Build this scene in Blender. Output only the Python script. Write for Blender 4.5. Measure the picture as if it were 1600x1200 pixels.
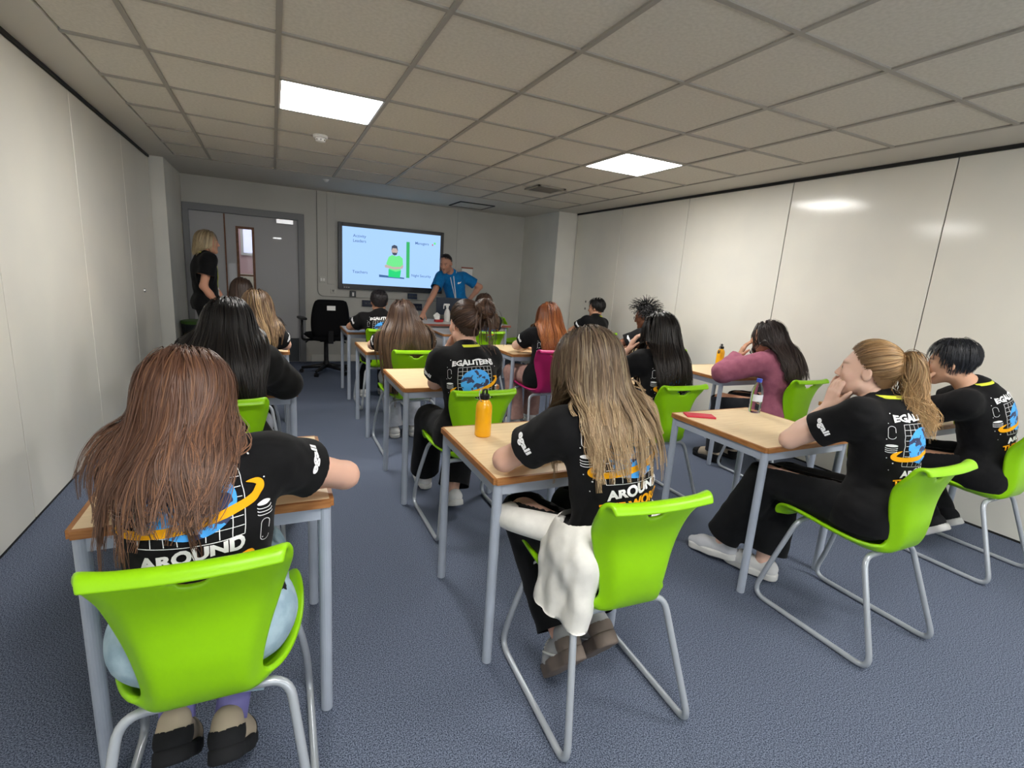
import bpy, bmesh, math, random
import numpy as np
from mathutils import Vector, Matrix

for _o in list(bpy.data.objects):
    bpy.data.objects.remove(_o, do_unlink=True)
SC = bpy.context.scene
COL = SC.collection
RNG = np.random.default_rng(7)
random.seed(7)

# ------------------------------------------------------------------ camera
CAM_H = 1.37
YAW, PITCH, ROLL, FPX = 0.454224, -0.208640, -0.0687731, 774.8
_f = np.array([math.sin(YAW) * math.cos(PITCH), math.cos(YAW) * math.cos(PITCH), math.sin(PITCH)])
_r = np.array([math.cos(YAW), -math.sin(YAW), 0.0])
_d = np.cross(_f, _r)
_r2 = _r * math.cos(ROLL) + _d * math.sin(ROLL)
_d2 = -_r * math.sin(ROLL) + _d * math.cos(ROLL)
cam_data = bpy.data.cameras.new('camera')
cam_data.sensor_fit = 'HORIZONTAL'
cam_data.sensor_width = 36.0
cam_data.lens = 36.0 * FPX / 1600.0
cam_data.clip_start = 0.02
cam_data.clip_end = 60
cam = bpy.data.objects.new('camera', cam_data)
COL.objects.link(cam)
cam.matrix_world = Matrix(((_r2[0], -_d2[0], -_f[0], 0), (_r2[1], -_d2[1], -_f[1], 0),
                           (_r2[2], -_d2[2], -_f[2], CAM_H), (0, 0, 0, 1)))
SC.camera = cam

# ------------------------------------------------------------------ world, exposure
world = bpy.data.worlds.new('world')
SC.world = world
world.use_nodes = True
world.node_tree.nodes['Background'].inputs[0].default_value = (0.75, 0.82, 0.95, 1)
world.node_tree.nodes['Background'].inputs[1].default_value = 0.35
SC.view_settings.view_transform = 'Standard'
SC.view_settings.look = 'None'
SC.view_settings.exposure = 0.0
SC.view_settings.gamma = 1.0
SC.view_settings.use_curve_mapping = False
PANEL_STRENGTH = 43.0        # the LED ceiling panels
PANEL_COLOUR = (1.0, 0.975, 0.93)
DAY_STRENGTH = 5.5           # overcast daylight in the rear windows
DAY_COLOUR = (0.93, 0.97, 1.0)
SCREEN_STRENGTH = 0.95      # the wall display

# ------------------------------------------------------------------ helpers
def srgb(r, g, b):
    def c(v):
        v /= 255.0
        return v / 12.92 if v <= 0.04045 else ((v + 0.055) / 1.055) ** 2.4
    return (c(r), c(g), c(b))

MATS = {}
def mat(name, col, rough=0.6, spec=0.4, metal=0.0, noise=None, bump=None, coat=0.0, emit=None, trans=0.0, ior=1.45, coords='Object', stretch=None, sheen=0.0, attr=None):
    """Principled material; noise=(scale, second colour, detail), bump=(scale, strength, distance)"""
    if name in MATS:
        return MATS[name]
    m = bpy.data.materials.new(name)
    m.use_nodes = True
    nt = m.node_tree
    b = nt.nodes['Principled BSDF']
    b.inputs['Base Color'].default_value = (*col, 1)
    b.inputs['Roughness'].default_value = rough
    b.inputs['Specular IOR Level'].default_value = spec
    b.inputs['Metallic'].default_value = metal
    b.inputs['IOR'].default_value = ior
    b.inputs['Coat Weight'].default_value = coat
    b.inputs['Coat Roughness'].default_value = 0.12
    b.inputs['Transmission Weight'].default_value = trans
    b.inputs['Sheen Weight'].default_value = sheen
    if emit:
        b.inputs['Emission Color'].default_value = (*emit[0], 1)
        b.inputs['Emission Strength'].default_value = emit[1]
    vec = None
    if noise or bump:
        tc = nt.nodes.new('ShaderNodeTexCoord')
        vec = tc.outputs[coords]
        if stretch:
            mp = nt.nodes.new('ShaderNodeMapping')
            mp.inputs['Scale'].default_value = stretch
            nt.links.new(vec, mp.inputs[0])
            vec = mp.outputs[0]
    if noise:
        n = nt.nodes.new('ShaderNodeTexNoise')
        n.inputs['Scale'].default_value = noise[0]
        n.inputs['Detail'].default_value = noise[2] if len(noise) > 2 else 3
        nt.links.new(vec, n.inputs['Vector'])
        rp = nt.nodes.new('ShaderNodeValToRGB')
        lo, hi = (noise[3], noise[4]) if len(noise) > 4 else (0.35, 0.65)
        rp.color_ramp.elements[0].position = lo
        rp.color_ramp.elements[1].position = hi
        rp.color_ramp.elements[0].color = (*col, 1)
        rp.color_ramp.elements[1].color = (*noise[1], 1)
        nt.links.new(n.outputs['Fac'], rp.inputs[0])
        nt.links.new(rp.outputs[0], b.inputs['Base Color'])
    if attr:
        a = nt.nodes.new('ShaderNodeAttribute')
        a.attribute_name = attr
        nt.links.new(a.outputs['Color'], b.inputs['Base Color'])
    if bump:
        n2 = nt.nodes.new('ShaderNodeTexNoise')
        n2.inputs['Scale'].default_value = bump[0]
        n2.inputs['Detail'].default_value = 3
        nt.links.new(vec, n2.inputs['Vector'])
        bp = nt.nodes.new('ShaderNodeBump')
        bp.inputs['Strength'].default_value = bump[1]
        bp.inputs['Distance'].default_value = bump[2]
        nt.links.new(n2.outputs['Fac'], bp.inputs['Height'])
        nt.links.new(bp.outputs[0], b.inputs['Normal'])
    MATS[name] = m
    return m

def smooth(me):
    me.polygons.foreach_set('use_smooth', np.ones(len(me.polygons), dtype=bool))

def mesh_np(name, V, Fs, smooth_on=True):
    """mesh from vertex array and quad/tri arrays"""
    me = bpy.data.meshes.new(name)
    V = np.asarray(V, dtype=np.float32)
    if isinstance(Fs, np.ndarray):
        Fs = [Fs]
    Fs = [np.asarray(f, dtype=np.int32) for f in Fs if len(f)]
    nl = sum(f.size for f in Fs)
    npoly = sum(len(f) for f in Fs)
    me.vertices.add(len(V))
    me.vertices.foreach_set('co', V.ravel())
    me.loops.add(nl)
    me.loops.foreach_set('vertex_index', np.concatenate([f.ravel() for f in Fs]))
    me.polygons.add(npoly)
    tot = np.concatenate([np.full(len(f), f.shape[1], dtype=np.int32) for f in Fs])
    st = np.concatenate([[0], np.cumsum(tot)[:-1]]).astype(np.int32)
    me.polygons.foreach_set('loop_start', st)
    if smooth_on:
        me.polygons.foreach_set('use_smooth', np.ones(npoly, dtype=bool))
    me.update(calc_edges=True)
    me.validate()
    return me

def put(name, me, m=None, parent=None, loc=(0, 0, 0), rot=(0, 0, 0)):
    o = bpy.data.objects.new(name, me)
    COL.objects.link(o)
    o.location = loc
    o.rotation_euler = rot
    if parent is not None:
        o.parent = parent
    if m is not None and me is not None and len(me.materials) == 0:
        me.materials.append(m)
    return o

def bm_obj(name, bm, m, parent=None, loc=(0, 0, 0), rot=(0, 0, 0), sm=False):
    me = bpy.data.meshes.new(name)
    bmesh.ops.recalc_face_normals(bm, faces=bm.faces)
    bm.to_mesh(me)
    bm.free()
    if sm:
        smooth(me)
    return put(name, me, m, parent, loc, rot)

def empty(name, loc=(0, 0, 0), rotz=0.0):
    o = bpy.data.objects.new(name, None)
    COL.objects.link(o)
    o.location = loc
    o.rotation_euler = (0, 0, rotz)
    o.empty_display_size = 0.1
    return o

def tag(o, label, cat, group=None):
    o['label'] = label
    o['category'] = cat
    if group:
        o['group'] = group
    return o

def struct(o):
    o['kind'] = 'structure'
    return o

def box(bm, x0, x1, y0, y1, z0, z1, bev=0.0, seg=2, M=None):
    r = bmesh.ops.create_cube(bm, size=1.0)
    vs = r['verts']
    bmesh.ops.scale(bm, vec=(x1 - x0, y1 - y0, z1 - z0), verts=vs)
    bmesh.ops.translate(bm, vec=((x0 + x1) / 2, (y0 + y1) / 2, (z0 + z1) / 2), verts=vs)
    if bev > 0:
        es = list({e for v in vs for e in v.link_edges})
        rb = bmesh.ops.bevel(bm, geom=es, offset=bev, segments=seg, affect='EDGES', profile=0.6)
        vs = list({v for f in rb['faces'] for v in f.verts} | {v for v in vs if v.is_valid})
    if M is not None:
        bmesh.ops.transform(bm, matrix=M, verts=[v for v in vs if v.is_valid])
    return vs

def box_obj(name, x0, x1, y0, y1, z0, z1, m, parent=None, bev=0.0, seg=2, loc=(0, 0, 0), rot=(0, 0, 0), sm=False):
    bm = bmesh.new()
    box(bm, x0, x1, y0, y1, z0, z1, bev, seg)
    return bm_obj(name, bm, m, parent, loc, rot, sm)

def cyl(bm, p0, p1, r0, r1=None, seg=20, caps=True):
    p0, p1 = Vector(p0), Vector(p1)
    r1 = r0 if r1 is None else r1
    d = p1 - p0
    r = bmesh.ops.create_cone(bm, cap_ends=caps, segments=seg, radius1=r0, radius2=r1, depth=d.length)
    q = Vector((0, 0, 1)).rotation_difference(d.normalized())
    M = Matrix.Translation((p0 + p1) / 2) @ q.to_matrix().to_4x4()
    bmesh.ops.transform(bm, matrix=M, verts=r['verts'])
    return r['verts']

def lathe(bm, prof, seg=24, c=(0, 0, 0)):
    rings = []
    for r, z in prof:
        rings.append([bm.verts.new((c[0] + r * math.cos(2 * math.pi * i / seg), c[1] + r * math.sin(2 * math.pi * i / seg), c[2] + z)) for i in range(seg)])
    for a, b in zip(rings[:-1], rings[1:]):
        for i in range(seg):
            bm.faces.new((a[i], a[(i + 1) % seg], b[(i + 1) % seg], b[i]))
    bm.faces.new(list(reversed(rings[0])))
    bm.faces.new(rings[-1])

def fillet(pts, r, n=5):
    pts = [Vector(p) for p in pts]
    out = [pts[0]]
    for i in range(1, len(pts) - 1):
        a, b, c = pts[i - 1], pts[i], pts[i + 1]
        rr = r[i] if isinstance(r, (list, tuple)) else r
        u, v = (a - b), (c - b)
        t = min(rr, u.length * .48, v.length * .48)
        p0, p1 = b + u.normalized() * t, b + v.normalized() * t
        for k in range(n + 1):
            s = k / n
            out.append(p0 * (1 - s) ** 2 + b * 2 * s * (1 - s) + p1 * s * s)
    out.append(pts[-1])
    return out

def tube_mesh(pts, r, seg=10, closed=False):
    """swept tube arrays V,F ; r scalar or list"""
    P = np.array([list(p) for p in pts], dtype=float)
    n = len(P)
    T = np.gradient(P, axis=0)
    if closed:
        T = np.roll(P, -1, 0) - np.roll(P, 1, 0)
    T /= np.linalg.norm(T, axis=1)[:, None] + 1e-12
    up = np.array([0, 0, 1.0]) if abs(T[0][2]) < .9 else np.array([1.0, 0, 0])
    N = np.zeros_like(P)
    v = np.cross(T[0], up); v /= np.linalg.norm(v); N[0] = v
    for i in range(1, n):
        v = N[i - 1] - T[i] * np.dot(N[i - 1], T[i])
        N[i] = v / (np.linalg.norm(v) + 1e-12)
    Bn = np.cross(T, N)
    a = np.linspace(0, 2 * np.pi, seg, endpoint=False)
    R = np.broadcast_to(np.asarray(r, dtype=float), (n,))
    V = P[:, None, :] + R[:, None, None] * (np.cos(a)[None, :, None] * N[:, None, :] + np.sin(a)[None, :, None] * Bn[:, None, :])
    idx = np.arange(n * seg).reshape(n, seg)
    A = idx if closed else idx[:-1]
    Bq = np.roll(idx, -1, 0) if closed else idx[1:]
    Fq = np.stack([A, np.roll(A, -1, 1), np.roll(Bq, -1, 1), Bq], -1).reshape(-1, 4)
    V = V.reshape(-1, 3)
    Ft = np.zeros((0, 3), int)
    if not closed:
        V = np.vstack([V, P[0], P[-1]])
        c0, c1 = n * seg, n * seg + 1
        f0 = np.stack([np.full(seg, c0), np.roll(idx[0], -1), idx[0]], -1)
        f1 = np.stack([np.full(seg, c1), idx[-1], np.roll(idx[-1], -1)], -1)
        Ft = np.vstack([f0, f1])
    return V, Fq, Ft

def tube_obj(name, pts, r, m, parent=None, seg=10, closed=False):
    V, Fq, Ft = tube_mesh(pts, r, seg, closed)
    return put(name, mesh_np(name, V, [Fq, Ft]), m, parent)

def dup_tree(root, parent=None):
    c = root.copy()
    COL.objects.link(c)
    c.parent = parent
    for ch in list(root.children):
        dup_tree(ch, c)
    return c

_txt = {}
def text2d(s, size=1.0, bold=0.0, align='CENTER', shear=0.0, space=1.0):
    """flat text as arrays (V2, tris) centred on its bounding box height baseline"""
    key = (s, bold, align, shear, space)
    if key not in _txt:
        cu = bpy.data.curves.new('text', 'FONT')
        cu.body = s
        cu.size = 1.0
        cu.offset = bold
        cu.align_x = align
        cu.shear = shear
        cu.space_character = space
        cu.resolution_u = 3
        ob = bpy.data.objects.new('text', cu)
        COL.objects.link(ob)
        bpy.context.view_layer.update()
        me = bpy.data.meshes.new_from_object(ob.evaluated_get(bpy.context.evaluated_depsgraph_get()))
        bm = bmesh.new()
        bm.from_mesh(me)
        bmesh.ops.triangulate(bm, faces=bm.faces)
        bm.verts.ensure_lookup_table()
        V = np.array([v.co[:2] for v in bm.verts])
        T = np.array([[v.index for v in f.verts] for f in bm.faces])
        bm.free()
        bpy.data.objects.remove(ob, do_unlink=True)
        bpy.data.curves.remove(cu)
        bpy.data.meshes.remove(me)
        _txt[key] = (V, T)
    V, T = _txt[key]
    return V * size, T
# ================================================================== the room
XL, XR, YB, YF, ZC = -1.13, 4.07, 7.65, -2.6, 2.37
M_wall = mat('panel laminate', srgb(234, 231, 221), 0.42, 0.4, noise=(1.6, srgb(226, 224, 216), 3), coat=0.55)
M_paint = mat('painted wall', srgb(222, 221, 214), 0.55, 0.3, noise=(2.0, srgb(214, 213, 207), 2))
M_seam = mat('grey seam rubber', srgb(120, 120, 118), 0.7)  # one even grey for panel joints, lock plugs, board bead and badge
M_track = mat('dark ceiling track', srgb(38, 38, 38), 0.6)
M_carpet = mat('carpet', srgb(46, 54, 70), 0.95, 0.1, noise=(260, srgb(124, 133, 153), 3, 0.38, 0.64))
M_tile = mat('mineral ceiling tile', srgb(214, 210, 200), 0.9, 0.1, noise=(60, srgb(204, 200, 190), 4), bump=(240, 0.25, 0.0015))
M_grid = mat('ceiling grid bar', srgb(158, 154, 146), 0.5, 0.3)
M_door = mat('grey door laminate', srgb(166, 166, 168), 0.5, 0.35)
M_dframe = mat('grey door frame paint', srgb(128, 129, 132), 0.5, 0.3)
M_wood = mat('brown hardwood lipping', srgb(122, 84, 62), 0.5, 0.3, noise=(30, srgb(104, 70, 52), 3))
M_kick = mat('dark kick plate', srgb(70, 74, 78), 0.4, 0.4)
M_white = mat('white plastic', srgb(228, 228, 226), 0.4, 0.4)
M_black = mat('black plastic', srgb(22, 22, 24), 0.4, 0.4)
M_steel = mat('brushed steel', srgb(190, 190, 192), 0.3, 0.5, metal=0.9)

floor = struct(box_obj('floor', XL - .1, XR + .1, YF - .1, YB + .1, -0.06, 0.0, M_carpet))

# --- ceiling: slab, hanging grid and one tile per cell
ceiling = struct(box_obj('ceiling', XL - .1, XR + .1, YF - .1, YB + .1, ZC + .03, ZC + .09, M_paint))
GX = [0.055 + 0.6 * k for k in range(-1, 7)]
GY = [3.32 + 0.608 * k for k in range(-9, 6)]
GX0, GX1, GY0, GY1 = GX[0] - .33, GX[-1], GY[0], GY[-1]
LIGHTS = [(1, 9), (5, 9), (1, 3), (5, 3)]        # (column, row) cells that hold LED panels
bmg = bmesh.new()
for x in GX:
    box(bmg, x - .012, x + .012, GY0, GY1 + .02, ZC - .006, ZC + .03)
for y in GY:
    box(bmg, GX0, GX1, y - .012, y + .012, ZC - .0062, ZC + .03)
bm_obj('ceiling_grid', bmg, M_grid, ceiling)
tile_me = {}
for i in range(-1, len(GX) - 1):
    for j in range(len(GY) - 1):
        if (i, j) in LIGHTS:
            continue
        x0 = GX[i] if i >= 0 else GX0
        x1 = GX[i + 1]
        w = round(x1 - x0 - .02, 3)
        d = round(GY[j + 1] - GY[j] - .02, 3)
        if (w, d) not in tile_me:
            bm = bmesh.new()
            box(bm, -w / 2, w / 2, -d / 2, d / 2, 0, .02)
            o = bm_obj('ceiling_tile', bm, M_tile, ceiling)
            tile_me[(w, d)] = o.data
        else:
            o = put('ceiling_tile', tile_me[(w, d)], None, ceiling)
        o.location = ((x0 + x1) / 2, (GY[j] + GY[j + 1]) / 2, ZC + .001 + 0.0012 * ((i * 7 + j * 3) % 3))
# plain margins round the grid
M_margin = mat('plasterboard margin', srgb(206, 203, 195), 0.8, 0.15)
for k, (a, b, c, d) in enumerate([(XL, GX0, YF, YB), (GX1, XR, YF, YB), (GX0, GX1, GY1, YB), (GX0, GX1, YF, GY0)]):
    struct(box_obj('trim_%d' % (k + 1), a, b, c, d, ZC - .004, ZC + .03, M_margin))

# --- LED panels
M_led = mat('led diffuser', (1, 1, 1), 0.6, emit=(PANEL_COLOUR, PANEL_STRENGTH))
_places = {(1, 9): 'square LED ceiling panel glowing beside the smoke detector', (5, 9): 'square LED ceiling panel glowing beside the air vent',
           (1, 3): 'square LED ceiling panel above the chair of the auburn haired girl', (5, 3): 'square LED ceiling panel above the chair of the ponytail girl'}
for (i, j) in LIGHTS:
    x0, x1, y0, y1 = GX[i] + .01, GX[i + 1] - .01, GY[j] + .01, GY[j + 1] - .01
    e = empty('ceiling_light', ((x0 + x1) / 2, (y0 + y1) / 2, ZC))
    tag(e, _places.get((i, j), 'square LED ceiling panel glowing above the back of the room'), 'ceiling light', 'LED ceiling panels')
    hx, hy = (x1 - x0) / 2, (y1 - y0) / 2
    bm = bmesh.new()
    for a, b, c, d in ((-hx, hx, -hy, -hy + .012), (-hx, hx, hy - .012, hy), (-hx, -hx + .012, -hy, hy), (hx - .012, hx, -hy, hy)):
        box(bm, a, b, c, d, -.008, .02)
    bm_obj('frame', bm, M_white, e)
    box_obj('diffuser', -hx + .012, hx - .012, -hy + .012, hy - .012, -.004, .01, M_led, e)

# --- smoke detector, sprinkler-like sensor and air vent
e = tag(empty('smoke_detector', (.37, 4.49, ZC)), 'round white smoke detector on the ceiling tiles', 'smoke detector')
bm = bmesh.new(); lathe(bm, [(.052, 0), (.055, -.006), (.054, -.02), (.045, -.024)][::-1], 28); bm_obj('base', bm, M_white, e, sm=False)
bm = bmesh.new(); lathe(bm, [(.036, -.022), (.04, -.03), (.036, -.045), (.02, -.05)][::-1], 28); bm_obj('sensor_head', bm, M_white, e)
bm = bmesh.new()
for k in range(8):
    a = k * math.pi / 4
    box(bm, -.003, .003, .034, .0405, -.042, -.032, M=Matrix.Rotation(a, 4, 'Z'))
bm_obj('vent_slot', bm, M_black, e)
e = tag(empty('presence_sensor', (.6, 6.6, ZC)), 'tiny white presence sensor on the ceiling near the display', 'sensor')
bm = bmesh.new(); lathe(bm, [(.03, 0), (.03, -.012), (.018, -.03), (.004, -.034)][::-1], 20); bm_obj('dome', bm, M_white, e)
bm = bmesh.new(); lathe(bm, [(.04, .0), (.04, -.006)][::-1], 20); bm_obj('ring', bm, M_white, e)
e = tag(empty('air_vent', (2.755, 5.15, ZC)), 'square louvred air vent in the ceiling grid', 'vent')
bm = bmesh.new()
for a, b, c, d in ((-.17, .17, -.17, -.14), (-.17, .17, .14, .17), (-.17, -.14, -.17, .17), (.14, .17, -.17, .17)):
    box(bm, a, b, c, d, -.014, 0)
bm_obj('frame', bm, M_grid, e)
for k in range(5):
    y = -.112 + k * .056
    box_obj('louvre', -.14, .14, -.02, .02, -.0015, .0015, M_grid, e, loc=(0, y, -.009), rot=(math.radians(38), 0, 0))
box_obj('backing', -.14, .14, -.14, .14, -.003, -.001, mat('vent dark', srgb(48, 46, 44), .8), e)
e = tag(box_obj('access_hatch', -.24, .24, -.24, .24, -.008, 0, M_margin, loc=(2.62, 7.1, ZC - .004)), 'dark edged access hatch in the ceiling by the display wall', 'hatch')
bm = bmesh.new()
for a, b, c, d in ((-.26, .26, -.26, -.24), (-.26, .26, .24, .26), (-.26, -.24, -.24, .24), (.24, .26, -.24, .24)):
    box(bm, a, b, c, d, -.012, 0)
bm_obj('hatch_frame', bm, M_track, e)

# --- folding partition walls left and right
def partition(name, x, side, seams, y_end):
    w = struct(box_obj(name, min(x, x + side * .08) + side * .012, max(x, x + side * .08) + side * .012, YF, y_end, 0.0, ZC, M_seam))
    ys = [YF] + seams + [y_end]
    for a, b in zip(ys[:-1], ys[1:]):
        p = box_obj('panel', min(x, x + side * .012), max(x, x + side * .012), a + .004, b - .004, .012, ZC - .03, M_wall, w, bev=.002, seg=1)
    # dark track over the panels
    box_obj('ceiling_track', min(x, x - side * .012), max(x, x - side * .012), YF, y_end, ZC - .026, ZC - .005, M_track, w)
    box_obj('floor_seal', min(x, x + side * .02), max(x, x + side * .02), YF, y_end, 0, .014, M_track, w)
    return w
WL = partition('wall_left', XL, -1, [-1.62, -.43, .76, 1.94, 3.12, 4.32, 5.54], 6.6)
WR = partition('wall_right', XR, 1, [-1.6, -.42, .75, 1.925, 3.09, 4.30, 5.46], 6.52)
for k in range(2):
    bm = bmesh.new(); cyl(bm, (XR - .004, 6.1, 1.02 + k * .1), (XR + .004, 6.1, 1.02 + k * .1), .016, seg=14)
    bm_obj('lock_plug', bm, M_seam, WR)
bm = bmesh.new(); cyl(bm, (XL - .004, 5.95, 1.02), (XL + .012, 5.95, 1.02), .022, .016, seg=16)
bm_obj('latch_knob', bm, M_steel, WL)

# --- pilasters that close the partitions, back wall, rear wall
struct(box_obj('wall_pilaster_left', XL - .12, -1.0, 6.612, 7.65, 0, ZC, M_paint))
struct(box_obj('wall_pilaster_right', 3.76, XR + .12, 6.532, 7.65, 0, ZC, M_paint))
bm = bmesh.new()
DX0, DX1, DZ = -.99, .40, 2.03
box(bm, XL - .1, DX0, YB, YB + .12, 0, ZC)
box(bm, DX1, XR + .1, YB, YB + .12, 0, ZC)
box(bm, DX0, DX1, YB, YB + .12, DZ, ZC)
wall_back = struct(bm_obj('wall_back', bm, mat('back wall paint', srgb(190, 189, 183), .55, .3, noise=(2.0, srgb(183, 182, 176), 2))))
M_paint = MATS['back wall paint']
# rear wall behind the camera, with daylit windows
WIN = [(-.75, .55), (.85, 2.15), (2.45, 3.75)]
bm = bmesh.new()
xs = [XL - .1] + [v for w in WIN for v in w] + [XR + .1]
for k in range(0, len(xs), 2):
    box(bm, xs[k], xs[k + 1], YF - .12, YF, 0, ZC)
for a, b in WIN:
    box(bm, a, b, YF - .12, YF, 0, .95); box(bm, a, b, YF - .12, YF, 2.15, ZC)
struct(bm_obj('wall_front', bm, M_paint))
M_sky = mat('daylit window pane', (1, 1, 1), .4, emit=(DAY_COLOUR, DAY_STRENGTH))
for k, (a, b) in enumerate(WIN):
    e = struct(empty('window_%d' % (k + 1), ((a + b) / 2, YF, .95)))
    w = (b - a) / 2
    bm = bmesh.new()
    for q in ((-w, w, 0, .05), (-w, w, 1.15, 1.2), (-w, -w + .05, 0, 1.2), (w - .05, w, 0, 1.2), (-.025, .025, 0, 1.2)):
        box(bm, q[0], q[1], -.08, -.02, q[2], q[3])
    bm_obj('window_frame', bm, M_white, e)
    for q in (-1, 1):
        c = q * w / 2
        box_obj('window_pane', c - w / 2 + .03, c + w / 2 - .03, -.07, -.06, .05, 1.15, M_sky, e)
    box_obj('window_sill', -w, w, -.03, .10, -.03, 0, M_white, e)
bm = bmesh.new()
box(bm, .47, 3.76, YB - .016, YB, 0, .10, .004, 1)
struct(bm_obj('baseboard_back', bm, mat('skirting', srgb(205, 204, 198), .5)))

# --- double door
door = struct(empty('door_1', (0, YB, 0)))
bm = bmesh.new()
box(bm, DX0 - .005, DX0 + .062, -.05, .09, 0, DZ, .004, 1)
box(bm, DX1 - .075, DX1 + .005, -.05, .09, 0, DZ, .004, 1)
box(bm, DX0 - .005, DX1 + .005, -.0505, .09, DZ - .085, DZ + .002, .004, 1)
bm_obj('door_frame', bm, M_dframe, door)
leaf = box_obj('door_leaf', DX0 + .062, -.548, -.01, .035, .005, DZ - .087, M_door, door)
box_obj('meeting_strip', -.552, -.535, -.02, .0, .005, DZ - .09, M_wood, leaf)
bm = bmesh.new()
x0, x1 = -.535, DX1 - .077
wx0, wx1, wz0, wz1 = -.42, -.205, .72, 1.80
box(bm, x0, wx0, -.01, .035, .005, DZ - .087)
box(bm, wx1, x1, -.01, .035, .005, DZ - .087)
box(bm, wx0, wx1, -.01, .035, .005, wz0)
box(bm, wx0, wx1, -.01, .035, wz1, DZ - .087)
leaf = bm_obj('door_leaf', bm, M_door, door)
bm = bmesh.new()
t = .03
for a, b, c, d in ((wx0, wx0 + t, wz0, wz1), (wx1 - t, wx1, wz0, wz1), (wx0 + t, wx1 - t, wz0, wz0 + t), (wx0 + t, wx1 - t, wz1 - t, wz1), (wx0 + t, wx1 - t, 1.165, 1.185)):
    box(bm, a, b, -.016, .04, c, d)
bm_obj('window_lipping', bm, M_wood, leaf)
M_glass = mat('door glass', (1, 1, 1), 0.02, 0.5, trans=1.0, ior=1.15)
box_obj('window_pane', wx0 + t, wx1 - t, .008, .014, wz0 + t, wz1 - t, M_glass, leaf)
box_obj('kick_plate', x0 + .01, x1 - .01, -.013, -.01, .01, .34, M_kick, leaf)
box_obj('kick_plate', DX0 + .07, -.556, -.013, -.01, .01, .34, M_kick, door.children[1])
box_obj('push_plate', -.52, -.435, -.013, -.01, 1.02, 1.32, mat('satin plate', srgb(160, 160, 162), .35, .5, metal=.4), leaf)
cb = box_obj('door_closer', .06, .27, -.055, -.01, 1.88, 1.94, M_steel, leaf, bev=.004)
bm = bmesh.new()
box(bm, -.13, .17, -.05, -.036, 1.955, 1.972); box(bm, .15, .19, -.05, -.036, 1.935, 1.972)
bm_obj('closer_arm', bm, M_kick, cb)
box_obj('bracket_plate', .02, .12, -.014, -.01, 1.68, 1.70, M_steel, leaf)
# corridor beyond the vision panel
cor = struct(box_obj('wall_corridor', -1.6, 1.2, YB + 1.5, YB + 1.56, 0, ZC, mat('corridor pink paint', srgb(226, 190, 192), .7)))
box_obj('corridor_window_frame', -.44, -.12, YB + 1.47, YB + 1.5, 1.45, 2.15, M_white, cor)
box_obj('corridor_window_pane', -.40, -.16, YB + 1.465, YB + 1.47, 1.49, 2.11, mat('daylit window', (1, 1, 1), .5, emit=((.55, .62, 1.0), .8)), cor)
box_obj('notice_board', -.9, .2, YB + 1.48, YB + 1.5, .7, 1.16, mat('notice', srgb(232, 226, 206), .7), cor)
e = tag(empty('ceiling_light', (-.4, YB + .8, ZC)), 'corridor ceiling lamp behind the double door', 'ceiling light')
box_obj('diffuser', -.3, .3, -.2, .2, -.03, -.002, mat('corridor lamp', (1, 1, 1), .5, emit=((1, .96, .9), 5.0)), e)
box_obj('frame', -.32, .32, -.22, .22, -.012, 0, M_white, e)
struct(box_obj('floor_corridor', -1.6, 1.2, YB + .121, YB + 1.5, -.06, 0, mat('corridor vinyl', srgb(150, 146, 140), .5)))

# --- cable trunking board round the display
e = tag(empty('trunking', (0, YB, 0)), 'flat white trunking board with rounded corner behind the wall display', 'trunking')
def rrect_prism(x0, x1, z0, z1, y0, y1, r, corners, n=6):
    """rounded rectangle in xz, extruded in y; corners = set of 'bl','br','tl','tr' to round"""
    pts = []
    for nm, cx, cz, a0 in (('br', x1, z0, -90), ('tr', x1, z1, 0), ('tl', x0, z1, 90), ('bl', x0, z0, 180)):
        if nm in corners:
            sx, sz = (1 if cx == x1 else -1), (1 if cz == z1 else -1)
            ox, oz = cx - sx * r, cz - sz * r
            for k in range(n + 1):
                a = math.radians(a0 + 90 * k / n)
                pts.append((ox + r * math.cos(a), oz + r * math.sin(a)))
        else:
            pts.append((cx, cz))
    bm = bmesh.new()
    f = [bm.verts.new((p[0], y0, p[1])) for p in pts]
    b = [bm.verts.new((p[0], y1, p[1])) for p in pts]
    bm.faces.new(f); bm.faces.new(list(reversed(b)))
    for i in range(len(pts)):
        j = (i + 1) % len(pts)
        bm.faces.new((f[j], f[i], b[i], b[j]))
    return bm
bm_obj('board', rrect_prism(.575, 2.6, .95, ZC - .004, -.022, 0, .08, {'bl'}), M_paint, e)
box_obj('cable_duct', .70, .80, -.034, -.022, 1.12, ZC - .004, M_paint, e, bev=.003, seg=1)
bm_obj('edge_bead', rrect_prism(.568, 2.607, .943, ZC - .005, -.012, 0, .083, {'bl'}), M_seam, e)
def wall_box(name, x, z, w, h, m, label, cat, d=.02, y=YB - .022, detail=None):
    o = tag(box_obj(name, -w / 2, w / 2, -d, 0, -h / 2, h / 2, m, loc=(x, y, z), bev=.003, seg=1), label, cat)
    if detail:
        detail(o, d)
    return o
def _rocker(o, d):
    for sx in (-.017, .017):
        box_obj('rocker', sx - .012, sx + .012, -d - .004, -d, -.02, .02, M_white, o)
wall_box('light_switch', .635, 1.18, .086, .086, M_paint, 'pale double wall switch left of the wall display', 'switch', .012, detail=_rocker)
def _badge(o, d):
    bm = bmesh.new()
    v = [bm.verts.new((x, -d - .0012, z)) for x, z in ((-.018, .02), (.018, .02), (0, -.022))]
    bm.faces.new(v)
    bm_obj('badge', bm, M_seam, o)
wall_box('control_plate', .775, 1.025, .07, .07, M_paint, 'small plate with a grey triangle below the display corner', 'plate', .008, detail=_badge)
def _sock(o, d):
    box_obj('plug', -.012, .012, -d - .02, -d, -.03, .022, M_white, o)
    box_obj('faceplate', -.036, .036, -d - .003, -d, -.036, .036, M_kick, o)
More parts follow.
